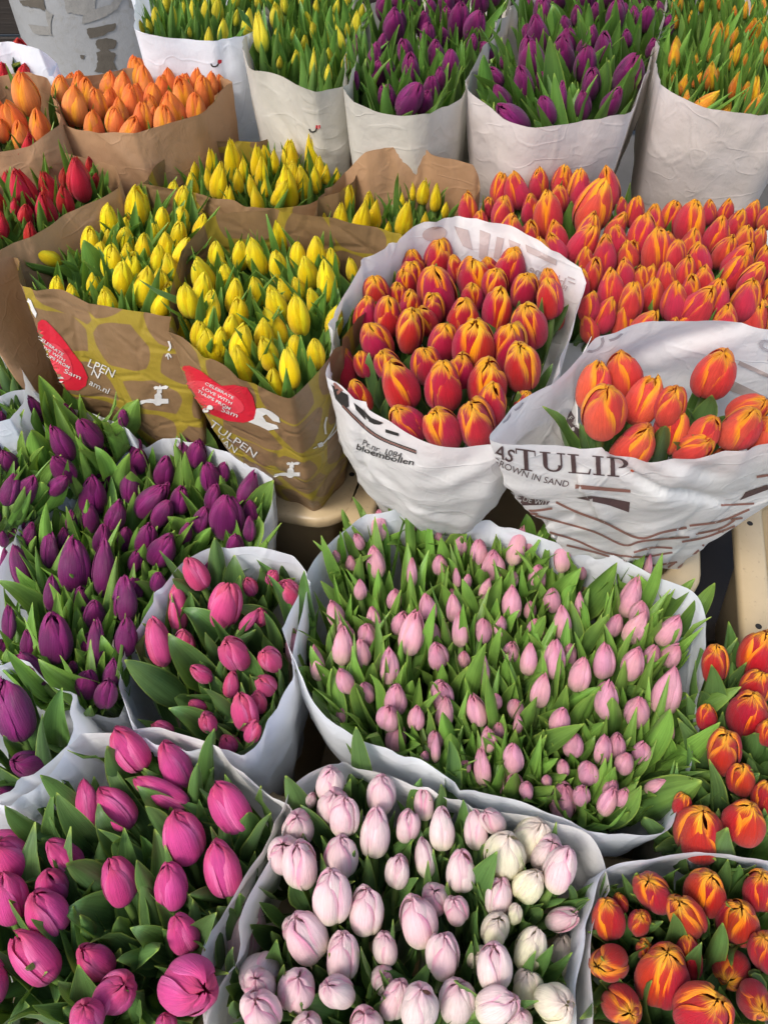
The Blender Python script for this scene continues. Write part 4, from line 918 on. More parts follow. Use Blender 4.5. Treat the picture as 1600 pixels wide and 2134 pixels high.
SINK.on = False
def build_sink():
    me = bpy.data.meshes.new('small_tulips')
    V = np.concatenate(SINK.v); Fc = np.concatenate(SINK.f)
    me.vertices.add(len(V)); me.vertices.foreach_set('co', V.ravel())
    me.loops.add(Fc.size); me.loops.foreach_set('vertex_index', Fc.ravel())
    me.polygons.add(len(Fc)); me.polygons.foreach_set('loop_start', np.arange(0, Fc.size, 4, dtype=np.int32))
    me.polygons.foreach_set('material_index', np.concatenate(SINK.mi))
    me.update(calc_edges=True)
    l = me.uv_layers.new(name='UVMap')
    l.data.foreach_set('uv', np.concatenate(SINK.uv)[Fc.ravel()].ravel())
    at = me.attributes.new('rnd', 'FLOAT', 'POINT')
    at.data.foreach_set('value', np.mod(np.concatenate(SINK.rn), 1.0).astype(np.float32))
    me.polygons.foreach_set('use_smooth', [True] * len(Fc))
    for m in SINK.mats: me.materials.append(m)
    me.validate()
    o = bpy.data.objects.new('small_tulips', me)
    COL.objects.link(o)
    tag(o, 'many smaller tulips with leaves filling the bunches between the larger ones', 'tulips', kind='stuff')
build_sink()
# ---------------- printing that lies on the papers ----------------
def drape(name, polys, mat, keys, parent, off=.0009, fine=14, tri=None):
    """flat print: outlines as seen from the camera spot, laid on the paper they belong to"""
    bm = bmesh.new()
    if tri:
        V, Fc = tri
        vv = [bm.verts.new((x, y, 0)) for x, y in V]
        for t in Fc:
            try: bm.faces.new([vv[i] for i in t])
            except ValueError: pass
    else:
        for P in polys:
            vv = [bm.verts.new((x, y, 0)) for x, y in P]
            for t in tessellate_polygon([[Vector((x, y, 0)) for x, y in P]]):
                try: bm.faces.new([vv[i] for i in t])
                except ValueError: pass
    for _ in range(4):
        lg = [e for e in bm.edges if e.calc_length() > fine]
        if not lg: break
        bmesh.ops.subdivide_edges(bm, edges=lg, cuts=1)
        bmesh.ops.triangulate(bm, faces=[f for f in bm.faces if len(f.verts) > 3])
    dead = []
    for v in bm.verts:
        d = ray(v.co.x, v.co.y).normalized()
        best = None
        for k in keys:
            h = BVH[k].ray_cast(CAM, d)
            if h[0] is not None and (best is None or h[3] < best[3]): best = h
        if best is None: dead.append(v); continue
        nrm = best[1] if best[1].dot(d) < 0 else -best[1]
        v.co = best[0] + nrm * off
    bmesh.ops.delete(bm, geom=dead, context='VERTS')
    # drop faces that jump from one sheet to another
    bmesh.ops.delete(bm, geom=[f for f in bm.faces if max(e.calc_length() for e in f.edges) > .05], context='FACES')
    me = bpy.data.meshes.new(name)
    bm.to_mesh(me); bm.free()
    me.materials.append(mat)
    o = bpy.data.objects.new(name, me)
    COL.objects.link(o)
    o.parent = parent
    return o
def stroke(pts, w, w2=None):
    P = [Vector((x, y, 0)) for x, y in pts]
    Q = []
    for i in range(len(P) - 1):                  # smooth the line
        a, b, c, d = P[max(0, i - 1)], P[i], P[i + 1], P[min(len(P) - 1, i + 2)]
        for k in range(5):
            t = k / 5
            Q.append(.5 * ((2 * b) + (c - a) * t + (2 * a - 5 * b + 4 * c - d) * t * t + (3 * b - a - 3 * c + d) * t ** 3))
    Q.append(P[-1])
    V, Fc = [], []
    for i, q in enumerate(Q):
        tn = (Q[min(len(Q) - 1, i + 1)] - Q[max(0, i - 1)]).normalized()
        n_ = Vector((-tn.y, tn.x, 0))
        ww = (w + ((w2 if w2 is not None else w) - w) * i / (len(Q) - 1)) / 2
        V += [(q.x + n_.x * ww, q.y + n_.y * ww), (q.x - n_.x * ww, q.y - n_.y * ww)]
        if i: Fc.append((2 * i - 2, 2 * i - 1, 2 * i + 1, 2 * i))
    return V, Fc
def strokes(name, lst, w, mat, keys, parent, **kw):
    V, Fc = [], []
    for item in lst:
        pts, ww = (item, w) if not isinstance(item[0], (int, float)) else (item[1], item[0])
        v, f = stroke(pts, ww)
        o = len(V)
        V += v; Fc += [tuple(i + o for i in q) for q in f]
    return drape(name, None, mat, keys, parent, tri=(V, Fc), fine=9, **kw)
def ellipse(cx, cy, rx, ry, a=0, n=20):
    c, s = math.cos(R(a)), math.sin(R(a))
    return [(cx + rx * math.cos(t) * c - ry * math.sin(t) * s, cy + rx * math.cos(t) * s + ry * math.sin(t) * c) for t in [2 * math.pi * i / n for i in range(n)]]
def text(name, s, p0, p1, h, mat, keys, parent, bold=.0, curve=0, slant=None, mirror=False, off=.0011):
    """a line of lettering from p0 to p1 along its baseline, capitals h tall"""
    cu = bpy.data.curves.new('tmp', 'FONT')
    cu.body = s; cu.size = 1; cu.resolution_u = 3; cu.offset = bold
    ob = bpy.data.objects.new('tmp', cu)
    COL.objects.link(ob)
    bpy.context.view_layer.update()
    me = bpy.data.meshes.new_from_object(ob.evaluated_get(bpy.context.evaluated_depsgraph_get()))
    bpy.data.objects.remove(ob)
    co = [v.co.copy() for v in me.vertices]
    x0, x1 = min(c.x for c in co), max(c.x for c in co)
    ex = Vector((p1[0] - p0[0], p1[1] - p0[1]))
    ey = Vector(slant) if slant else Vector((ex.y, -ex.x)).normalized() * h
    V = []
    for c in co:
        u = (c.x - x0) / (x1 - x0)
        if mirror: u = 1 - u
        q = Vector(p0) + ex * u + ey * (c.y / .7) + Vector((-ex.y, ex.x)).normalized() * curve * 4 * u * (1 - u)
        V.append((q.x, q.y))
    Fc = [tuple(p.vertices) for p in me.polygons]
    bpy.data.meshes.remove(me)
    return drape(name, None, mat, keys, parent, tri=(V, Fc), fine=max(5, h * .5), off=off)
def glyphs(name, spec, org, ex, ey, mat, keys, parent):
    """serif capitals from rectangles and bows in letter units, org/ex/ey place them"""
    V, Fc = [], []
    def quad(pts):
        o = len(V)
        for x, y in pts:
            V.append((org[0] + ex[0] * x + ey[0] * y, org[1] + ex[1] * x + ey[1] * y))
        Fc.append(tuple(range(o, o + len(pts))))
    for pts in spec: quad(pts)
    return drape(name, None, mat, keys, parent, tri=(V, Fc), fine=7, off=.0010)
def rect(x0, y0, x1, y1): return [(x0, y0), (x1, y0), (x1, y1), (x0, y1)]
def arc(cx, cy, rx, ry, a0, a1, w0, w1, n=10):
    out = []
    for i in range(n):
        p = []
        for a, s in ((a0 + (a1 - a0) * i / n, i / n), (a0 + (a1 - a0) * (i + 1) / n, (i + 1) / n)):
            f = math.sin(math.pi * s)
            w = w0 + (w1 - w0) * f
            c, q = math.cos(R(a)), math.sin(R(a))
            p.append(((cx + rx * c, cy + ry * q), (cx + (rx - w) * c, cy + (ry - w * .8) * q)))
        out.append([p[0][0], p[1][0], p[1][1], p[0][1]])
    return out
LET = {
 'T': [rect(.36, 0, .56, 1), rect(.2, 0, .72, .05), rect(0, .93, .92, 1), rect(0, .74, .05, .95), rect(.87, .74, .92, .95)],
 'U': [rect(.10, .35, .26, .96), rect(0, .94, .38, 1), rect(.72, .35, .78, .96), rect(.60, .94, .90, 1)] + arc(.44, .36, .34, .37, 180, 360, .16, .10),
 'L': [rect(.12, 0, .28, 1), rect(0, .94, .40, 1), rect(0, 0, .74, .06), [(.66, 0), (.74, 0), (.80, .30), (.76, .30)]],
 'I': [rect(.12, 0, .28, 1), rect(0, .94, .40, 1), rect(0, 0, .40, .06)],
 'P': [rect(.12, 0, .28, 1), rect(0, .94, .45, 1), rect(0, 0, .42, .06)] + arc(.40, .725, .36, .275, 90, -90, .05, .17),
}
def serif_word(name, word, p0, p1, h, mat, keys, parent, heights=None):
    adv = {'T': .98, 'U': .98, 'L': .86, 'I': .50, 'P': .80}
    tot = sum(adv[c] for c in word)
    ex = ((p1[0] - p0[0]) / tot, (p1[1] - p0[1]) / tot)
    x = 0
    spec = []
    for c in word:
        for q in LET[c]: spec.append([(a + x, y_) for a, y_ in q])
        x += adv[c]
    return glyphs(name, spec, p0, ex, (-h * .06, -h), mat, keys, parent)

k, o = ['salmon'], WRAPM['salmon']
serif_word('brand_lettering', 'T', (1076, 976), (1120, 982), 44, INK_BR, k, o)
serif_word('brand_lettering', 'ULIP', (1126, 979), (1312, 994), 40, INK_BR, k, o)
text('brand_lettering', 'AS', (1026, 948), (1066, 962), 26, INK_BR, k, o, bold=.01)
text('lettering', 'GROWN IN SAND', (1026, 962), (1183, 1013), 13, INK_BR, k, o, curve=8)
drape('printed_bar', [[(1198, 1008), (1313, 1019), (1313, 1025), (1198, 1017)]], INK_RB, k, o)
drape('printed_banner', [[(1033, 972), (1044, 1000), (1062, 1022), (1100, 1037), (1145, 1043), (1140, 1050), (1090, 1052), (1052, 1040), (1036, 1010)]], INK_BR, k, o)
text('lettering', 'DOLF DE WIT', (1050, 1026), (1140, 1050), 10, INK_WH, k, o, curve=4, off=.0018)
drape('printed_banner', [[(1200, 1036), (1230, 1032), (1270, 1037), (1312, 1045), (1310, 1066), (1270, 1052), (1235, 1044)]], INK_BR, k, o)
drape('printed_banner', [[(1552, 1024), (1598, 1008), (1600, 1018), (1540, 1041)]], INK_BR, k, o)
drape('printed_bar', [[(1575, 990), (1600, 986), (1600, 991), (1575, 995)]], INK_RB, k, o)
strokes('wavy_stripe', [[(1034, 1018), (1060, 1048), (1100, 1063), (1150, 1058)], [(1158, 1045), (1200, 1065), (1260, 1088), (1330, 1120), (1380, 1108), (1430, 1098)],
  [(1436, 1094), (1500, 1085), (1560, 1060)], [(1034, 1050), (1070, 1065), (1120, 1070)]], 4.5, INK_RB, k, o)
strokes('wavy_stripe', [[(1115, 1073), (1180, 1090), (1240, 1108), (1300, 1135), (1340, 1126), (1435, 1118)], [(1145, 1108), (1200, 1125), (1260, 1150), (1330, 1160), (1400, 1150)],
  [(1180, 1135), (1240, 1150), (1300, 1168), (1350, 1178), (1410, 1170)], [(1320, 1150), (1360, 1140), (1400, 1141)], [(1448, 1112), (1500, 1100), (1530, 1082)],
  [(1420, 1128), (1470, 1118), (1530, 1095)], [(1230, 1165), (1300, 1185), (1360, 1196), (1405, 1172)], [(1350, 1200), (1400, 1190), (1455, 1145)], [(1522, 1082), (1546, 1078)],
  [(1495, 1106), (1525, 1108)], [(1462, 1135), (1490, 1138)], [(1500, 1052), (1570, 1048)]], 4.0, INK_RB, k, o)
text('show_through_lettering', 'CO', (1222, 742), (1308, 690), 38, INK_GH, k, o, mirror=True)
text('show_through_lettering', 'P', (1572, 742), (1606, 752), 42, INK_GH, k, o, mirror=True)
drape('show_through_band', [[(1515, 786), (1600, 828), (1600, 842), (1500, 806)]], INK_GH2, k, o)
drape('show_through_band', [[(1540, 750), (1600, 778), (1600, 786), (1536, 758)]], INK_GH2, k, o)
text('show_through_lettering', 'CO', (1040, 890), (1098, 832), 30, INK_GH, k, o, mirror=True)

k, o = ['crimson'], WRAPM['crimson']
strokes('printed_line', [[2.2, [(712, 838), (760, 885), (800, 912), (868, 938)]], [2.2, [(714, 846), (760, 892), (800, 918), (868, 944)]]], 2, INK_BK, k, o)
strokes('printed_line', [[2.4, [(713, 842), (760, 888.5), (800, 915), (868, 941)]]], 2, INK_RB, k, o)
text('lettering', 'Pr.nr. 1084', (755, 925), (836, 954), 12, INK_BK, k, o, curve=3)
text('lettering', 'bloembollen', (742, 934), (862, 968), 12, INK_BK, k, o, curve=4, bold=.01)
drape('printed_banner', [[(738, 838), (742, 852), (760, 872), (780, 883), (792, 884), (800, 880), (775, 870), (756, 852)]], INK_BK, k, o)
drape('printed_banner', [[(692, 800), (700, 830), (718, 850), (728, 846), (726, 822), (708, 812)]], INK_BK, k, o)
drape('printed_banner', [[(804, 893), (832, 902), (831, 908), (804, 900)]], INK_BK, k, o)
drape('printed_badge', [[(692, 790), (700, 770), (712, 790), (716, 812), (704, 822)]], INK_RB, k, o)
text('show_through_lettering', 'bloeme', (1100, 568), (1172, 598), 22, INK_GH2, k, o, mirror=True)
drape('show_through_lettering', [[(945, 470), (975, 478), (985, 520), (965, 512)], [(1000, 478), (1022, 486), (1012, 545), (998, 536)], [(1035, 492), (1050, 496), (1040, 540), (1028, 535)], [(1060, 498), (1085, 508), (1078, 520), (1062, 514)],
  [(1095, 508), (1160, 540), (1158, 552), (1098, 524)], ellipse(905, 486, 26, 15, -10)], INK_GH2, k, o)
text('show_through_lettering', 'Ra', (1162, 598), (1178, 606), 12, INK_GH2, k, o, mirror=True)
strokes('show_through_line', [[3, [(1183, 576), (1198, 582)]], [3, [(1184, 585), (1199, 591)]]], 3, INK_GH2, k, o)

k, o = ['yellow_left'], WRAPM['yellow_left']
drape('red_sticker', [[(80, 672), (88, 665), (97, 667), (110, 680), (130, 702), (152, 732), (172, 758), (184, 785), (180, 803), (165, 813), (140, 812), (110, 800), (97, 780), (88, 745), (80, 710)]], INK_RED, k, o)
drape('sticker_panel', [ellipse(122, 752, 24, 44, -32)], INK_RED2, k, o, off=.0014)
text('lettering', 'CELEBRATE', (80, 703), (132, 740), 6, INK_WH, k, o, bold=.01, off=.002)
text('lettering', 'LOVE WITH', (83, 718), (135, 752), 6, INK_WH, k, o, bold=.01, off=.002)
text('lettering', 'TULIPS FROM', (85, 732), (145, 767), 6, INK_WH, k, o, bold=.01, off=.002)
text('lettering', 'Sam', (134, 774), (168, 789), 9, INK_WH, k, o, off=.002)
drape('sticker_mark', [ellipse(129, 789, 6, 6), ellipse(131, 802, 6, 5)], INK_WH, k, o, off=.002)
drape('sticker_mark', [[(99, 768), (112, 774), (120, 795), (100, 786)]], INK_BK, k, o, off=.002)
text('white_lettering', 'LPEN', (183, 762), (236, 786), 17, INK_WH, k, o)
text('white_lettering', 'N', (190, 780), (206, 788), 14, INK_WH, k, o)
text('white_lettering', 'am.nl', (186, 800), (226, 820), 12, INK_WH, k, o)
TAP = [[(0, 10), (4, 2), (24, -2), (33, -1), (33, -10), (38, -14), (45, -14), (48, -8), (48, -2), (62, -2), (62, 8), (48, 8), (44, 12), (36, 12), (30, 7), (14, 6), (5, 10)],
       [(31, -26), (35, -29), (42, -27), (44, -31), (47, -27), (56, -30), (62, -27), (58, -22), (48, -22), (48, -14), (38, -14), (38, -22), (33, -21)]]
drape('tap_drawing', [[(290 + x, 832 + y) for x, y in P] for P in TAP], INK_WH, k, o)
drape('torn_patch', [[(60, 620), (66, 625), (72, 640), (78, 652), (76, 662), (68, 662), (60, 650), (57, 636)]], INK_WH, k, o)
strokes('seedling_drawing', [[4, [(352, 730), (356, 722), (352, 710)]], [3, [(346, 742), (352, 736), (358, 744)]], [2.5, [(350, 738), (352, 748)]]], 3, INK_WH, k, o)

k, o = ['yellow_right'], WRAPM['yellow_right']
drape('red_sticker', [[(377, 775), (384, 762), (396, 761), (420, 772), (450, 795), (462, 803), (490, 801), (515, 806), (528, 826), (535, 855), (528, 875), (508, 880), (475, 876), (440, 862), (415, 852), (405, 856), (398, 840), (385, 805)]], INK_RED, k, o)
drape('sticker_panel', [ellipse(450, 826, 66, 24, 24)], INK_RED2, k, o, off=.0014)
text('lettering', 'CELEBRATE', (430, 799), (488, 830), 6, INK_WH, k, o, bold=.01, off=.002)
text('lettering', 'LOVE WITH', (424, 809), (484, 841), 6, INK_WH, k, o, bold=.01, off=.002)
text('lettering', 'TULIPS FROM', (414, 815), (480, 852), 6, INK_WH, k, o, bold=.01, off=.002)
text('lettering', 'Sam', (462, 854), (496, 868), 10, INK_WH, k, o, off=.002)
drape('sticker_mark', [ellipse(440, 847, 6, 5), ellipse(431, 853, 6, 5)], INK_WH, k, o, off=.002)
drape('sticker_mark', [[(402, 828), (416, 834), (420, 852), (408, 850)]], INK_BK, k, o, off=.002)
drape('torn_patch', [[(535, 850), (550, 849), (566, 856), (582, 868), (585, 880), (570, 876), (556, 862), (548, 866), (556, 878), (578, 885), (582, 892), (560, 896), (540, 886), (518, 878), (530, 872)]], INK_WH, k, o)
text('white_lettering', 'TULPEN', (436, 885), (530, 953), 15, INK_WH, k, o)
text('white_lettering', 'VAN', (450, 915), (490, 943), 13, INK_WH, k, o)
strokes('seedling_drawing', [[4, [(680, 868), (676, 885), (678, 904)]], [2.5, [(700, 860), (698, 885), (680, 915), (665, 930)]], [2.5, [(710, 872), (700, 895), (682, 915)]], [9, [(662, 928), (672, 924)]], [2, [(652, 934), (660, 930)]], [5, [(702, 855), (700, 868)]]], 3, INK_WH, k, o)
drape('tap_drawing', [[(570 + x * .9, 985 + y * .8) for x, y in P] for P in TAP], INK_WH, k, o)
strokes('seedling_drawing', [[3, [(680, 772), (690, 778), (684, 788)]]], 3, INK_WH, k, o)
for kk, (cx, cy) in (('far_yellow_a', (450, 130)), ('far_yellow_b', (655, 266))):
    k, o = [kk], WRAPM[kk]
    strokes('tulip_logo', [[3, [(cx - 10, cy + 2), (cx - 6, cy + 8), (cx + 2, cy + 7), (cx + 6, cy)]]], 3, INK_BK, k, o)
    drape('tulip_logo_bloom', [[(cx + 3, cy + 1), (cx + 4, cy - 6), (cx + 12, cy - 6), (cx + 12, cy), (cx + 7, cy + 3)]], INK_RED, k, o)
k, o = ['far_yellow_b'], WRAPM['far_yellow_b']
text('lettering', 'Z', (540, 128), (550, 132), 12, INK_BK, k, o)

# ---------------- folds of the TULIP bag and of the pale bunch's paper ----------------
def sheet(name, top, bot, mat, parent, nv=12, seed=1, amp=.003):
    Tn = [atz(*p) for p in top]; Bt = [atz(*p) for p in bot]
    def rs(P, n):
        P = [P[0] + (P[0] - P[1])] + P + [P[-1] + (P[-1] - P[-2])]
        out = []
        m = len(P) - 3
        for k_ in range(n):
            s = m * k_ / (n - 1); i = min(int(s), m - 1); t = s - i
            a, b, c, d = P[i], P[i + 1], P[i + 2], P[i + 3]
            out.append(.5 * ((2 * b) + (c - a) * t + (2 * a - 5 * b + 4 * c - d) * t * t + (3 * b - a - 3 * c + d) * t ** 3))
        return out
    A, Bq = rs(Tn, 40), rs(Bt, 40)
    vs, uvs = [], []
    for j in range(nv):
        t = j / (nv - 1)
        for i in range(40):
            c = A[i].lerp(Bq[i], t)
            c = c + Vector((.5, -.8, .2)) * crease(c, seed) * amp * min(1, .3 + t * 3)
            vs.append(c); uvs.append((i / 40, t * .1))
    o = mesh_obj(name, vs, grid_faces(40, nv), mat, parent, True, uvs)
    o.modifiers.new('thickness', 'SOLIDIFY').thickness = .0004
    BVH[name + str(seed)] = BVHTree.FromPolygons([v.co.copy() for v in o.data.vertices], [tuple(p.vertices) for p in o.data.polygons])
    return o
ws = WRAPM['salmon']
sheet('inner_fold', T('1232,700,1.01 1212,740,.99 1203,800,.975 1203,860,.96 1208,888,.95 1250,912,.945 1310,948,.935'),
      T('1165,830,.93 1165,860,.92 1160,900,.90 1160,925,.89 1165,945,.88 1230,960,.88 1290,975,.88'), P_PRINT, ws, seed=2, amp=.002)
drape('printed_banner', [[(1170, 840), (1182, 842), (1205, 880), (1212, 930), (1200, 932), (1190, 890), (1170, 862)]], INK_BR, ['inner_fold2'], ws)
text('lettering', 'OLF D', (1172, 858), (1202, 888), 10, INK_WH, ['inner_fold2'], ws, off=.0018)
text('lettering', 'OW', (1184, 806), (1206, 818), 11, INK_BR, ['inner_fold2'], ws)

# ---------------- crates ----------------
def rrect(w, d, r, n=6):
    P = []
    for cx, cy, a0 in ((w / 2 - r, d / 2 - r, 0), (-w / 2 + r, d / 2 - r, 90), (-w / 2 + r, -d / 2 + r, 180), (w / 2 - r, -d / 2 + r, 270)):
        for i in range(n + 1):
            a = R(a0 + 90 * i / n)
            P.append((cx + r * math.cos(a), cy + r * math.sin(a)))
    return P
def ring_mesh(name, loops, mat, parent, close=True):
    n = len(loops[0][0])
    vs = []
    for P, z in loops:
        vs += [(x, y, z) for x, y in P]
    m = len(loops)
    fs = grid_faces(n, m, True)
    if close: fs += [((m - 1) * n + i, (m - 1) * n + (i + 1) % n, (i + 1) % n, i) for i in range(n)]
    o = mesh_obj(name, vs, fs, mat, parent)
    bv = o.modifiers.new('bevel', 'BEVEL'); bv.width = .003; bv.segments = 2; bv.limit_method = 'ANGLE'; bv.angle_limit = R(50)
    return o
def crate(label, x, y, z, rz, w=.56, d=.38, h=.30, group='cream plastic crates'):
    root = bpy.data.objects.new('crate', None)
    COL.objects.link(root)
    root.location = (x, y, z - h); root.rotation_euler = (0, 0, R(rz))
    tag(root, label, 'crate', group)
    r = .06
    # rolled rim
    ring_mesh('rim', [(rrect(w, d, r), h - .020), (rrect(w, d, r), h - .004), (rrect(w - .008, d - .008, r), h), (rrect(w - .074, d - .074, r * .55), h),
                      (rrect(w - .082, d - .082, r * .5), h - .006), (rrect(w - .082, d - .082, r * .5), h - .02)], CREAM_PL, root)
    ring_mesh('wall', [(rrect(w - .060, d - .060, r * .7), h - .02), (rrect(w - .13, d - .13, r * .6), 0.0), (rrect(w - .138, d - .138, r * .55), 0.0), (rrect(w - .068, d - .068, r * .65), h - .02)], CREAM_PL, root)
    b = rrect(w - .13, d - .13, r * .6)
    mesh_obj('floor', [(px, py, .006) for px, py in b], [tuple(range(len(b)))], CREAM_PL, root, False)
    for sy in (-1, 1):
        for i in range(7):
            xx = -w / 2 + .09 + i * (w - .18) / 6
            y0 = sy * (d / 2 - .004); y1 = sy * (d / 2 - .045)
            mesh_obj('rib', [(xx - .002, y0, h - .02), (xx + .002, y0, h - .02), (xx + .002, y1, h - .02), (xx - .002, y1, h - .02), (xx - .002, y1, h - .075), (xx + .002, y1, h - .075)],
                     [(0, 1, 2, 3), (0, 3, 4), (1, 5, 2), (0, 4, 5, 1), (3, 2, 5, 4)], CREAM_PL, root, False)
    for sx in (-1, 1):
        for i in range(4):
            yy = -d / 2 + .09 + i * (d - .18) / 3
            x0 = sx * (w / 2 - .004); x1 = sx * (w / 2 - .045)
            mesh_obj('rib', [(x0, yy - .002, h - .02), (x0, yy + .002, h - .02), (x1, yy + .002, h - .02), (x1, yy - .002, h - .02), (x1, yy - .002, h - .075), (x1, yy + .002, h - .075)],
                     [(0, 1, 2, 3), (0, 3, 4), (1, 5, 2), (0, 4, 5, 1), (3, 2, 5, 4)], CREAM_PL, root, False)
    for hx, hy in ((w / 2 - .055, -d / 2 + .022), (-w / 2 + .055, -d / 2 + .022), (w / 2 - .02, d / 2 - .10), (-w / 2 + .02, d / 2 - .10), (w / 2 - .02, -d / 2 + .10), (-w / 2 + .02, -d / 2 + .10)):
        n = 14
        tube('painted_hole', [Vector((hx, hy, h - .004)), Vector((hx, hy, h + .0006))], .0042, DARK, root, n)
        c = [(hx + .0042 * math.cos(2 * math.pi * i / n), hy + .0042 * math.sin(2 * math.pi * i / n), h + .0006) for i in range(n)]
        mesh_obj('painted_hole', c, [tuple(range(n))], DARK, root, False)  # dark disc on the solid rim, the hole's shade put into its colour
    return root
def crate_at(label, px, py, z, rz, corner, w=.56, d=.38, h=.30):
    p = atz(px, py, z)
    a = R(rz)
    lx, ly = corner[0] * w / 2, corner[1] * d / 2
    return crate(label, p.x - (lx * math.cos(a) - ly * math.sin(a)), p.y - (lx * math.sin(a) + ly * math.cos(a)), z, rz, w, d, h)
crate_at('cream plastic crate holding the two mustard-printed bags', 722, 1098, .62, -14, (1, -1))
crate_at('cream plastic crate under the central bag and the TULIP bag', 698, 1118, .62, -14, (-1, -1), w=.50)
crate_at('cream plastic crate at the right edge, its long rim bare', 1556, 1440, .60, -14, (-1, -1))
crate('cream crate standing on the ground under the pale pink bunch', .12, .42, .50, -10, w=.60, d=.34, h=.28)
crate('cream crate standing on the ground under the front flowers', .02, .03, .50, -4, w=.86, d=.38, h=.28)
crate('cream crate standing on the ground under the purple bunches', -.48, .50, .50, -8, w=.46, d=.36, h=.28)
crate('cream crate behind, under the coral and cream-paper bunches', .35, 1.12, .56, -10, w=.84, d=.38, h=.24)
crate('cream crate behind, under the orange and red kraft bunches', -.60, 1.16, .56, -10, w=.84, d=.38, h=.24)

# ---------------- ground, step, column, dark back ----------------
k = NB('paving')
oc = k.n('ShaderNodeTexCoord').outputs['Object']
n1 = k.noise(oc, 6, 5, .6)
PAV = k.finish(k.mix(n1, (.10, .095, .09), (.05, .048, .045)), .8, .3, 0, n1, .004)
k = NB('dark_wood')
oc = k.n('ShaderNodeTexCoord').outputs['Object']
n1 = k.noise(k.mapping(oc, (3, 3, 40)), 2, 4, .6)
DWOOD = k.finish(k.mix(n1, (.035, .026, .02), (.012, .010, .009)), .6, .3, 0, n1, .002)
k = NB('weathered_steel')
oc = k.n('ShaderNodeTexCoord').outputs['Object']
n1 = k.noise(oc, 9, 5, .65); n2 = k.noise(oc, 60, 4, .7)
cc = k.mix(n1, (.30, .305, .31), (.19, .19, .185))
cc = k.mix(k.math('MULTIPLY', k.ss(n2, .5, .7), .5), cc, (.20, .19, .17))
STEEL = k.finish(cc, .5, .5, 0, n2, .001)
PATCH = flat_mat('glue_residue', (.10, .085, .065), .8, 40, .4, 0, .002)
PATCHL = flat_mat('torn_sticker', (.24, .23, .21), .8, 50, .35, 0, .002)
g = mesh_obj('ground', [(-40, -40, .20), (40, -40, .20), (40, 40, .20), (-40, 40, .20)], [(0, 1, 2, 3)], PAV, None, False)
tag(g, kind='structure')
def boxo(name, x0, y0, z0, x1, y1, z1, mat, parent=None):
    V = [(x0, y0, z0), (x1, y0, z0), (x1, y1, z0), (x0, y1, z0), (x0, y0, z1), (x1, y0, z1), (x1, y1, z1), (x0, y1, z1)]
    o = mesh_obj(name, V, [(0, 3, 2, 1), (4, 5, 6, 7), (0, 1, 5, 4), (1, 2, 6, 5), (2, 3, 7, 6), (3, 0, 4, 7)], mat, parent, False)
    b = o.modifiers.new('bevel', 'BEVEL'); b.width = .004; b.segments = 2
    return o
st = boxo('display_step', -1.4, .66, .20, 1.6, 1.95, .318, DWOOD)
tag(st, 'low dark step that carries the back rows of bunches', 'platform')
bk = bpy.data.objects.new('back_counter', None); COL.objects.link(bk); bk.location = (0, 2.9, .2)
tag(bk, 'dark wood counter far behind the grey column', 'counter')
for i in range(9):
    boxo('board', -3.2, 0, .02 + i * .16, 3.2, .03, .02 + i * .16 + .152, DWOOD, bk)
colr = bpy.data.objects.new('steel_column', None); COL.objects.link(colr)
colr.location = (-.66, 2.03, .20)
tag(colr, 'grey steel column with torn sticker remains at the top left', 'column')
N = 48
def colpt(a, z, r): return Vector((r * math.sin(a), -r * math.cos(a), z))
zs = [0, .02, 1.6, 1.62]
mesh_obj('shaft', [colpt(2 * math.pi * i / N, z, .195) for z in zs for i in range(N)], grid_faces(N, 4, True), STEEL, colr)
mesh_obj('cap', [colpt(2 * math.pi * i / N, 1.62, .195) for i in range(N)], [tuple(range(N))], STEEL, colr, False)
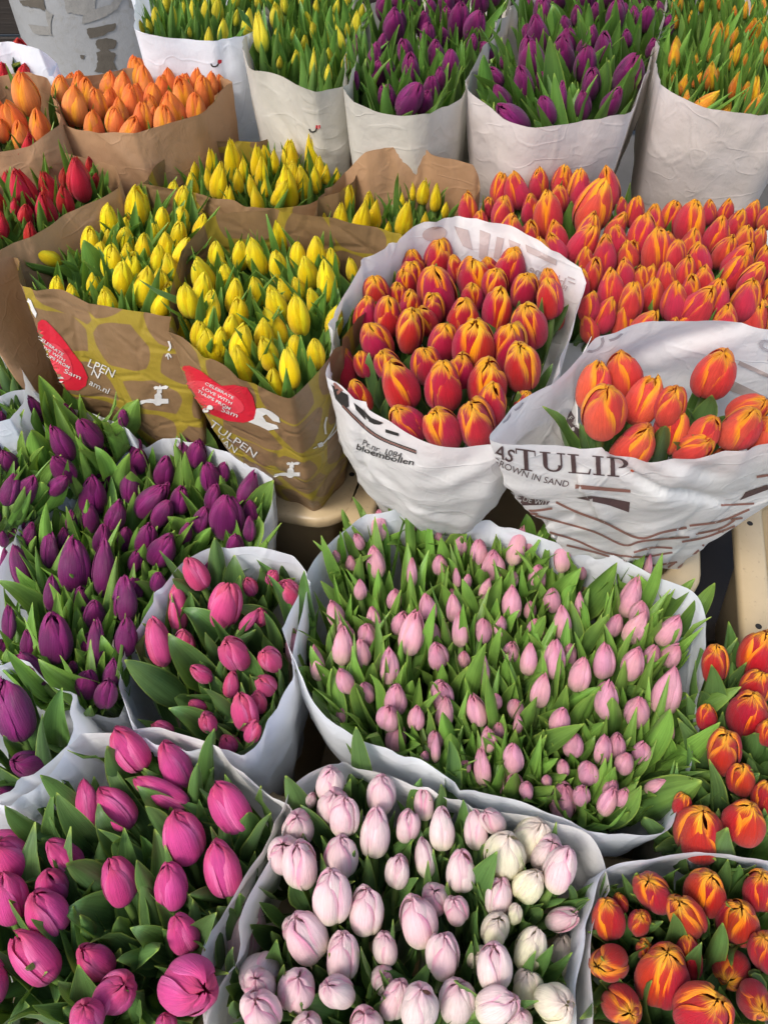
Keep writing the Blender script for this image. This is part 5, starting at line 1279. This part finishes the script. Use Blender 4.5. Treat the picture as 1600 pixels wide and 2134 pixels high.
def col_patch(name, poly, mat, off=.0015):
    """irregular scrap on the round shaft, outline as seen in the photograph"""
    bm = bmesh.new()
    rg = random.Random(len(poly))
    P = []
    for i, (x, y) in enumerate(poly):
        x2, y2 = poly[(i + 1) % len(poly)]
        for q in range(4):
            t = q / 4
            P.append((x + (x2 - x) * t + rg.uniform(-1.6, 1.6), y + (y2 - y) * t + rg.uniform(-1.6, 1.6)))
    vv = [bm.verts.new((x, y, 0)) for x, y in P]
    for t in tessellate_polygon([[Vector((x, y, 0)) for x, y in P]]):
        try: bm.faces.new([vv[i] for i in t])
        except ValueError: pass
    for _ in range(3):
        lg = [e for e in bm.edges if e.calc_length() > 9]
        bmesh.ops.subdivide_edges(bm, edges=lg, cuts=1)
        bmesh.ops.triangulate(bm, faces=[f for f in bm.faces if len(f.verts) > 3])
    c = colr.location
    for v in bm.verts:
        d = ray(v.co.x, v.co.y)
        a = d.x ** 2 + d.y ** 2; b = 2 * (d.x * (CAM.x - c.x) + d.y * (CAM.y - c.y)); q = (CAM.x - c.x) ** 2 + (CAM.y - c.y) ** 2 - (.195 + off) ** 2
        D = max(0, b * b - 4 * a * q)
        v.co = CAM + d * ((-b - math.sqrt(D)) / (2 * a)) - c
    me = bpy.data.meshes.new(name); bm.to_mesh(me); bm.free()
    me.materials.append(mat)
    o = bpy.data.objects.new(name, me); COL.objects.link(o); o.parent = colr
for P in ([(180, 60), (205, 55), (242, 48), (240, 62), (215, 74), (187, 80)], [(200, 84), (222, 78), (244, 84), (240, 100), (218, 108), (202, 100)],
          [(202, 108), (225, 104), (243, 112), (238, 128), (244, 145), (215, 152), (198, 148), (205, 128)], [(168, 116), (178, 114), (176, 124), (168, 122)], [(40, 0), (88, -6), (97, 22), (70, 16), (48, 10)]):
    col_patch('sticker_scrap', P, PATCH)
for P in ([(132, -8), (200, -8), (200, 18), (232, 10), (240, -8), (262, -8), (242, 20), (222, 34), (190, 46), (172, 50), (175, 30), (140, 26)], [(268, -6), (308, -8), (300, 14), (270, 18)], [(95, 20), (110, 30), (106, 60), (98, 46)], [(60, 52), (105, 55), (110, 75), (70, 70)]):
    col_patch('torn_sticker', P, PATCHL)
# far red-flowering things and dark tubs under the first row keep the floor from showing
